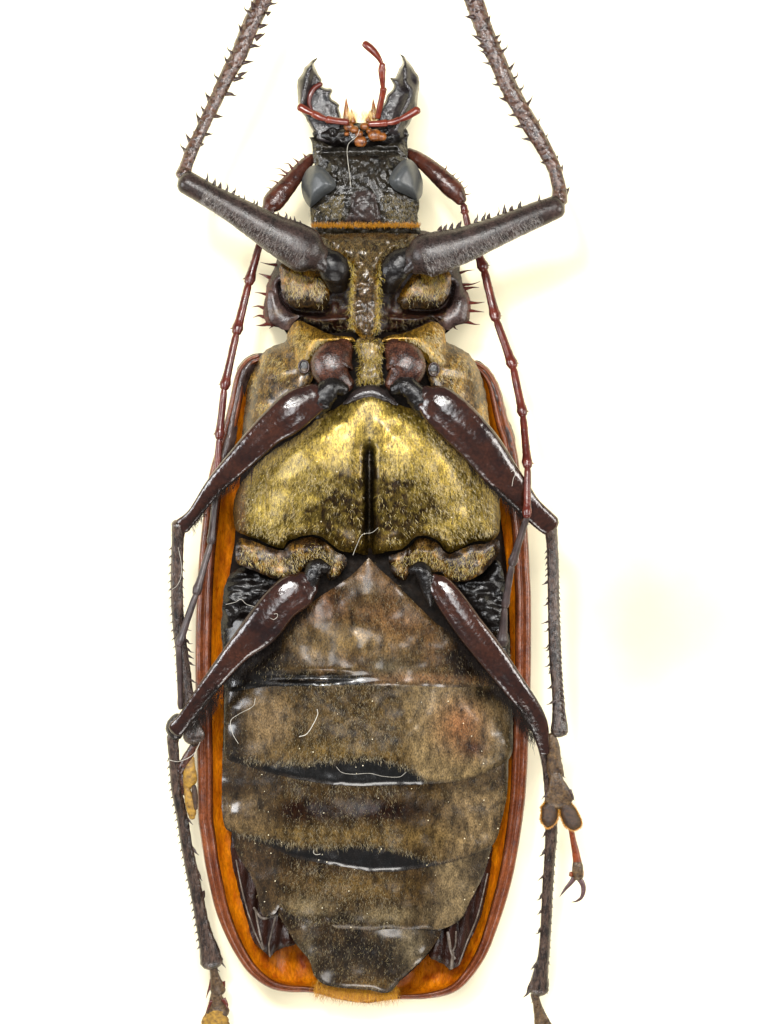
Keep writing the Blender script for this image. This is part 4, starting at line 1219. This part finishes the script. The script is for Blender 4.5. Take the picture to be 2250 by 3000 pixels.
mr_ = empty('midleg', (0, 0, 0), beetle)
tube('coxa', [(1150, 1018, 372, 30, 26), (1176, 1046, 392, 54, 36), (1190, 1074, 400, 60, 38), (1176, 1102, 396, 48, 32), (1150, 1126, 386, 26, 24)], M['coxa'], mr_, sides=24, step=6, wob=.04, seed=18)
tube('trochanter', [(1156, 1142, 412, 18, 16), (1184, 1132, 424, 28, 24), (1214, 1150, 428, 32, 26), (1236, 1186, 424, 32, 24), (1244, 1216, 414, 16, 14)], M['black'], mr_, sides=18, step=5, wob=.16, seed=19)
tube('femur', limb([(1246, 1128), (1284, 1125), (1331, 1152), (1385, 1202), (1440, 1268), (1483, 1336), (1527, 1401), (1558, 1450), (1617, 1506)], [(1244, 1206), (1252, 1224), (1313, 1289), (1367, 1343), (1425, 1409), (1487, 1470), (1541, 1516), (1575, 1548), (1600, 1568)], [432, 440, 434, 424, 410, 395, 380, 366, 350], .5), M['femur'], mr_, sides=26, step=9, sec=lambda a, t: ridge_sec(math.pi - a if a < math.pi else a, t))
tube('tibia', [(1608, 1540, 344, 22, 20), (1614, 1566, 338, 18, 18), (1617, 1600, 332, 17, 16), (1620, 1680, 322, 17, 16), (1621, 1759, 314, 17, 16), (1625, 1918, 304, 18, 16), (1633, 2037, 298, 17, 16), (1637, 2100, 296, 21, 17), (1638, 2140, 295, 26, 18)], M['hindtibia'], mr_, sides=18, step=8, wob=.05, seed=20, sec=tri_sec)
for u, v in ((1275, 285), (1280, 440), (1270, 575), (1290, 630), (1280, 750), (1300, 775), (1295, 890), (1320, 945), (1310, 1055), (1305, 1170)):
    tx, ty = 1080 + u / 2.5136, 1600 + v / 2.5136
    xx = np.interp(ty, [1600, 1759, 1918, 2037, 2110], [1601, 1604, 1608, 1617, 1618])
    spine(mr_, M['darkspine'], (xx, ty - 8), (tx, ty), 308, 308, r=4.2, bend=-.1)
for yy in np.arange(1620, 2130, 17):
    xx = np.interp(yy, [1600, 1759, 1918, 2037, 2110], [1633, 1638, 1642, 1650, 1656])
    spine(mr_, M['darkspine'], (xx, yy - 4), (xx + 5, yy + 4), 310, 310, r=2.6)
    if yy < 1700 or RNG.uniform() < .3:
        spine(mr_, M['darkspine'], (xx - 33, yy - 4), (xx - 38, yy + 4), 310, 310, r=2.6)
spine(mr_, M['darkspine'], (1652, 2138), (1660, 2153), 298, 298, r=8)


def z5(u, v):
    return 1500 + u / 3.4038, 2050 + v / 3.4038


tube('tarsal_segment', [(1616, 2158, 288, 14, 12), (1620, 2185, 284, 19, 14), (1623, 2225, 278, 21, 14), (1627, 2262, 272, 25, 14), (1628, 2272, 270, 22, 10)], M['tarsus'], mr_, sides=16, step=6, wob=.05, seed=21)
tube('tarsal_segment', [(1628, 2268, 276, 16, 10), (1631, 2292, 274, 23, 12), (1636, 2320, 270, 36, 12), (1638, 2336, 268, 43, 9)], M['tarsus'], mr_, sides=18, step=5, wob=.04, seed=22)
for b, t in (((1602, 2268), (1594, 2278)), ((1648, 2266), (1656, 2280)), ((1600, 2330), (1586, 2342)), ((1676, 2332), (1683, 2346)), ((1640, 2215), (1648, 2224))):
    spine(mr_, M['darkspine'], b, t, 270, 268, r=4)
padl, pl = plate('tarsal_pad', [z5(350, 988), z5(400, 985), z5(445, 1000), z5(460, 1080), z5(462, 1180), z5(420, 1245), z5(345, 1282), z5(310, 1250), z5(285, 1170), z5(290, 1080), z5(320, 1020)], M['pad'], mr_, 252, 18, 16, res=4, step=5, skirt=14)
padr, pr = plate('tarsal_pad', [z5(470, 1005), z5(540, 990), z5(590, 1030), z5(650, 1110), z5(690, 1190), z5(692, 1260), z5(655, 1300), z5(590, 1308), z5(520, 1255), z5(490, 1180), z5(470, 1090)], M['pad'], mr_, 252, 18, 16, res=4, step=5, skirt=14)
for o, s in ((padl, pl), (padr, pr)):
    c = s.poly
    i = RNG.integers(0, len(c), 900)
    cc = c.mean(0)
    an = np.arctan2(c[i, 1] - cc[1], c[i, 0] - cc[0])
    hairs('pad_fringe', o, M['orangehair'], lambda a, b: np.full(len(a), 256.0), c[i, 0] - np.cos(an) * 4, c[i, 1] - np.sin(an) * 4, an, 8, 2.6, 2, .3)
tube('tarsal_segment', [z5(590, 1295) + (244, 8, 8), z5(610, 1400) + (240, 9, 9), z5(635, 1520) + (236, 11, 11), z5(655, 1650) + (232, 14, 13), z5(662, 1740) + (230, 16, 14), z5(660, 1768) + (228, 10, 10)], M['clawjoint'], mr_, sides=14, step=6, wob=.03, seed=23)
tube('tarsal_segment', [z5(652, 1640) + (234, 14.5, 14), z5(656, 1700) + (233, 17, 15), z5(660, 1760) + (230, 16, 14)], M['tarsus'], mr_, sides=14, step=5, wob=.06, seed=24)
tube('claw', [z5(625, 1770) + (226, 9, 8), z5(590, 1820) + (226, 7, 7), z5(530, 1890) + (224, 4.5, 4.5), z5(475, 1966) + (222, .6, .6)], M['claw'], mr_, sides=10, step=4)
tube('claw', [z5(665, 1775) + (226, 9, 8), z5(705, 1840) + (226, 8, 7), z5(712, 1910) + (224, 7, 6), z5(690, 1975) + (222, 5, 5), z5(640, 2010) + (222, 3, 3), z5(588, 2020) + (222, .6, .6)], M['claw'], mr_, sides=10, step=4)
tube('claw_base', [z5(590, 1728) + (232, 6, 6), z5(590, 1748) + (232, 7, 7)], M['clawjoint'], mr_, sides=10, step=4)
leg_bristles(mr_, [(1252, 1224), (1313, 1289), (1367, 1343), (1425, 1409), (1487, 1470), (1541, 1520)], 1000, 'darkhair', 412, 1.2, 22, 3.0, 7)
for b, t in (((1372, 1345), (1386, 1382)), ((1430, 1412), (1440, 1440)), ((1455, 1440), (1470, 1462))):
    spine(mr_, M['darkspine'], b, t, 405, 395, r=5)

# hind legs
hl = empty('hindleg', (0, 0, 0), beetle)
co, sc = plate('coxa', [(700, 1578), (740, 1586), (790, 1604), (829, 1612), (845, 1594), (892, 1576), (934, 1576), (962, 1596), (988, 1618), (1010, 1628), (1016, 1650), (990, 1690), (965, 1700), (948, 1664), (915, 1652), (890, 1662), (860, 1690), (826, 1698), (790, 1690), (735, 1668), (696, 1650), (690, 1610)],
               M['down_plate'], hl, 334, 9, 30, res=6, skirt=70, tint=lambda x, y, d: gloss(mixc((.28, .19, .12), (sstep(vnoise(x, y, 22, 71), .05, .5), (1.7, 1.25, .42)), (sstep(16 - d, 0, 12) * .6, (.15, .1, .07)), (blob(x, y, 975, 1632, 26, 30), (.6, .6, .6))), np.full(len(x), .25)),
               extra=lambda x, y, d: 26 * blob(x, y, 900, 1610, 50, 34) - 16 * np.exp(-((x - 952 - .2 * (y - 1620)) / 6) ** 2) + 4 * vnoise(x, y, 20, 5))
x, y = scatter(sc.poly, 900, None, 14)
hairs('golden_hair', co, M['goldhair'], sc.z, x, y, np.full(len(x), DN - .2), 14, 1.8, 2, .4)
tube('trochanter', [(958, 1664, 372, 14, 14), (930, 1662, 382, 26, 22), (914, 1690, 384, 26, 22), (906, 1730, 378, 22, 18), (900, 1768, 370, 9, 9)], M['black'], hl, sides=18, step=5, wob=.16, seed=25)
tube('femur', limb([(892, 1672), (881, 1668), (824, 1698), (733, 1802), (661, 1900), (567, 2030), (520, 2098), (497, 2120)], [(897, 1755), (892, 1777), (842, 1817), (787, 1889), (715, 1938), (661, 1994), (599, 2070), (536, 2150)], [384, 392, 388, 378, 364, 340, 310, 282], .5), M['femur'], hl, sides=26, step=9, sec=ridge_sec)
tube('knee', [(524, 2108, 262, 22, 20), (512, 2130, 258, 27, 22), (514, 2152, 252, 22, 20)], M['smooth'], hl, sides=14, step=6, wob=.05, seed=26)
tube('tibia', [(505, 2160, 246, 18, 17), (505, 2176, 244, 17, 16), (509, 2218, 238, 16, 15), (516, 2308, 222, 16, 15), (534, 2399, 206, 17, 15), (545, 2471, 194, 17, 15), (563, 2562, 178, 18, 15), (578, 2634, 164, 18, 15), (596, 2724, 148, 21, 16), (612, 2785, 136, 29, 18), (618, 2816, 130, 34, 18)], M['hindtibia'], hl, sides=18, step=8, wob=.05, seed=27, sec=tri_sec)
for u, v in ((240, 600), (290, 845), (315, 1050), (330, 1220), (412, 1520)):
    tx, ty = 480 + u / 2.765, 2200 + v / 2.765
    xx = np.interp(ty, [2399, 2471, 2562, 2634, 2724], [550, 561, 580, 595, 616])
    spine(hl, M['darkspine'], (xx, ty - 14), (tx, ty), np.interp(ty, [2399, 2724], [206, 148]), r=5)
spine(hl, M['darkspine'], (642, 2806), (665, 2833), 132, 128, r=7)
spine(hl, M['darkspine'], (634, 2826), (645, 2845), 130, 126, r=6)
for yy in np.arange(2230, 2800, 22):
    xx = np.interp(yy, [2218, 2308, 2399, 2471, 2562, 2634, 2724, 2790], [493, 500, 517, 528, 545, 560, 575, 585])
    spine(hl, M['darkspine'], (xx, yy - 5), (xx - 6, yy + 3), np.interp(yy, [2218, 2790], [236, 138]), r=3)
tube('tarsal_segment', [(624, 2834, 122, 11, 10), (630, 2862, 116, 14, 12), (636, 2890, 110, 21, 13), (639, 2902, 108, 22, 10)], M['tarsus'], hl, sides=14, step=5, wob=.05, seed=28)
tube('tarsal_segment', [(634, 2898, 108, 12, 10), (634, 2924, 104, 20, 12), (637, 2952, 98, 31, 12), (638, 2964, 96, 33, 9)], M['tarsus'], hl, sides=14, step=5, wob=.05, seed=29)
tube('tarsal_pad', [(634, 2966, 96, 26, 10), (632, 2984, 90, 38, 12), (630, 3012, 84, 40, 12), (628, 3040, 78, 30, 10)], M['padgold'], hl, sides=16, step=6, wob=.05, seed=30)
for b, t in (((616, 2890), (604, 2922)), ((656, 2890), (658, 2902)), ((612, 2950), (598, 2978)), ((664, 2944), (674, 2958))):
    spine(hl, M['spine'], b, t, 108, 104, r=5)
leg_bristles(hl, [(892, 1777), (842, 1817), (787, 1889), (715, 1938), (661, 1994), (610, 2070), (560, 2130)], 1500, 'darkhair', 352, 1.9, 30, 3.2, 11)

hr_ = empty('hindleg', (0, 0, 0), beetle)
co, sc = plate('coxa', [(1458, 1580), (1420, 1594), (1380, 1598), (1340, 1614), (1312, 1624), (1282, 1594), (1250, 1578), (1222, 1580), (1196, 1606), (1170, 1618), (1140, 1632), (1150, 1680), (1186, 1700), (1204, 1664), (1240, 1660), (1262, 1676), (1290, 1676), (1320, 1700), (1345, 1706), (1400, 1688), (1440, 1650), (1462, 1620)],
               M['down_plate'], hr_, 334, 9, 30, res=6, skirt=70, tint=lambda x, y, d: gloss(mixc((.28, .19, .12), (sstep(vnoise(x, y, 22, 72), .05, .5), (1.7, 1.25, .42)), (sstep(16 - d, 0, 12) * .6, (.15, .1, .07)), (blob(x, y, 1240, 1630, 26, 30), (1.5, 1.3, .7))), np.full(len(x), .25)),
               extra=lambda x, y, d: 26 * blob(x, y, 1250, 1615, 50, 34) - 16 * np.exp(-((x - 1200 + .2 * (y - 1620)) / 6) ** 2) + 4 * vnoise(x, y, 20, 5))
x, y = scatter(sc.poly, 900, None, 14)
hairs('golden_hair', co, M['goldhair'], sc.z, x, y, np.full(len(x), DN + .2), 14, 1.8, 2, .4)
tube('trochanter', [(1206, 1672, 372, 14, 14), (1230, 1668, 382, 24, 22), (1246, 1694, 384, 24, 20), (1256, 1734, 378, 20, 18), (1262, 1772, 370, 8, 9)], M['black'], hr_, sides=18, step=5, wob=.16, seed=31)
tube('femur', limb([(1272, 1680), (1283, 1675), (1327, 1707), (1398, 1799), (1458, 1878), (1518, 1966), (1597, 2097), (1604, 2190)], [(1264, 1708), (1267, 1735), (1303, 1805), (1358, 1884), (1438, 1982), (1513, 2075), (1560, 2150), (1586, 2214)], [384, 392, 390, 380, 366, 344, 312, 290], .5), M['femur'], hr_, sides=26, step=9, sec=lambda a, t: ridge_sec(math.pi - a if a < math.pi else a, t))
tube('tibia', [(1592, 2190, 256, 17, 16), (1602, 2240, 246, 16, 15), (1610, 2320, 232, 16, 15), (1615, 2426, 214, 18, 16), (1609, 2520, 196, 16, 15), (1603, 2608, 180, 16, 15), (1598, 2717, 160, 16, 15), (1592, 2797, 146, 17, 15), (1583, 2850, 136, 23, 16), (1577, 2896, 128, 30, 17)], M['hindtibia'], hr_, sides=18, step=8, wob=.05, seed=32, sec=tri_sec)
for u, v in ((295, 1380), (270, 1560), (255, 1810), (250, 2000)):
    tx, ty = z5(u, v)
    xx = np.interp(ty, [2426, 2520, 2608, 2717], [1598, 1594, 1588, 1583])
    spine(hr_, M['darkspine'], (xx, ty - 13), (tx, ty), np.interp(ty, [2426, 2850], [214, 136]), r=5, bend=-.1)
for ty in (2680, 2735, 2840):
    xx = np.interp(ty, [2608, 2717, 2797, 2850], [1588, 1583, 1576, 1564])
    spine(hr_, M['darkspine'], (xx, ty - 10), (xx - 12, ty + 2), np.interp(ty, [2426, 2850], [214, 136]), r=4.5, bend=-.1)
for yy in np.arange(2440, 2830, 24):
    xx = np.interp(yy, [2426, 2520, 2608, 2717, 2797], [1632, 1625, 1619, 1613, 1608])
    spine(hr_, M['darkspine'], (xx, yy - 5), (xx + 5, yy + 4), np.interp(yy, [2426, 2850], [214, 136]), r=3)
spine(hr_, M['darkspine'], (1552, 2896), (1529, 2927), 128, 124, r=8, bend=-.1)
spine(hr_, M['darkspine'], (1562, 2912), (1555, 2938), 126, 122, r=6, bend=-.1)
spine(hr_, M['darkspine'], (1600, 2890), (1605, 2914), 128, 126, r=8)
tube('tarsal_segment', [(1566, 2914, 120, 12, 10), (1574, 2944, 114, 13, 11), (1582, 2974, 108, 18, 12), (1592, 3010, 100, 27, 12)], M['tarsus'], hr_, sides=14, step=6, wob=.05, seed=33)
leg_bristles(hr_, [(1303, 1805), (1358, 1884), (1438, 1982), (1513, 2075), (1560, 2155)], 1500, 'darkhair', 352, 1.3, 28, 3.2, 11)

# ------------------------------------------------------------------ loose fibres and dust
def fibre(label, pts, r=1.6):
    r *= .5
    o = tube('lint_fibre', [(a, b, h, r, r) for a, b, h in pts], M['lint'], None, sides=6, step=4)
    o['label'] = label
    o['category'] = 'fibre'
    o['group'] = 'loose lint fibres on the specimen'


fibre('thick pale curved lint fibre on the second belly plate', [(929, 2078, 366), (931, 2092, 366), (912, 2132, 366), (896, 2152, 366), (877, 2158, 366)], 2.2)
fibre('wavy fine fibre across the dark side membrane above the hind thigh', [(662, 1771, 292), (690, 1764, 296), (706, 1756, 300), (722, 1770, 306), (748, 1778, 330)], 1.4)
fibre('tiny curled fibre on the dark red hind thigh', [(793, 1811, 424), (802, 1815, 424), (813, 1806, 424), (812, 1798, 424), (803, 1799, 424)], 1.3)
fibre('long kinked pale fibre hanging at the edge of the second belly plate', [(748, 2046, 330), (742, 2068, 318), (700, 2092, 304), (676, 2112, 292), (682, 2150, 296), (698, 2178, 302)], 1.5)
fibre('straight white fibre lying across the hind shin beside the gold foot pads', [(493, 2226, 262), (522, 2231, 262), (556, 2218, 262), (574, 2200, 270), (586, 2174, 280)], 1.7)
fibre('fine white fibre running down the black head from the mouth', [(1053, 380, 264), (1046, 398, 264), (1022, 420, 268), (1017, 440, 276), (1019, 470, 294), (1024, 510, 302), (1028, 545, 304)], 1.4)
fibre('curly fibre caught on the middle thigh next to the antenna', [(1498, 1382, 428), (1505, 1378, 432), (1510, 1388, 432), (1504, 1402, 430), (1500, 1424, 426)], 1.3)
fibre('long looping fibre on the middle shin', [(522, 1604, 352), (531, 1650, 344), (530, 1690, 336), (518, 1716, 332), (504, 1727, 330)], 1.3)
fibre('small hooked fibre in the black band under the third belly plate', [(920, 2490, 352), (918, 2498, 352), (926, 2504, 352), (938, 2502, 352)], 1.5)
fibre('long thin fibre lying along the black band of the second belly plate', [(985, 2246, 384), (1000, 2262, 386), (1030, 2268, 386), (1085, 2266, 386), (1120, 2274, 384), (1170, 2276, 382), (1190, 2262, 382)], 1.0)
fibre('short pale fibre near the notch between the hind hips', [(1108, 1546, 420), (1090, 1560, 400), (1062, 1566, 408), (1046, 1596, 400), (1034, 1626, 392)], 1.2)

V, F = [], []
for _ in range(90):
    k = RNG.integers(0, 4)
    s = (s2, s3, s4, sm)[k]
    x, y = scatter(s.poly, 1)
    if len(x) == 0:
        continue
    h = float(s.z(x, y)[0]) + 3
    r = RNG.uniform(1.0, 2.4)
    V.append(np.array([(x[0] + dx * r, y[0] + dy * r, h + dz * r) for dx, dy, dz in ((1, 0, 0), (-1, .1, 0), (0, 1, .1), (.1, -1, 0), (0, 0, 1), (0, 0, -1))]))
    F.append([(0, 2, 4), (2, 1, 4), (1, 3, 4), (3, 0, 4), (2, 0, 5), (1, 2, 5), (3, 1, 5), (0, 3, 5)])
VV, FF = join_geo(list(zip(V, F)))
dust = mesh_obj('dust', P(VV), FF, M['dust'], None, smooth=False)
dust['kind'] = 'stuff'
dust['label'] = 'pale dust crumbs scattered over the belly plates'
dust['category'] = 'dust'
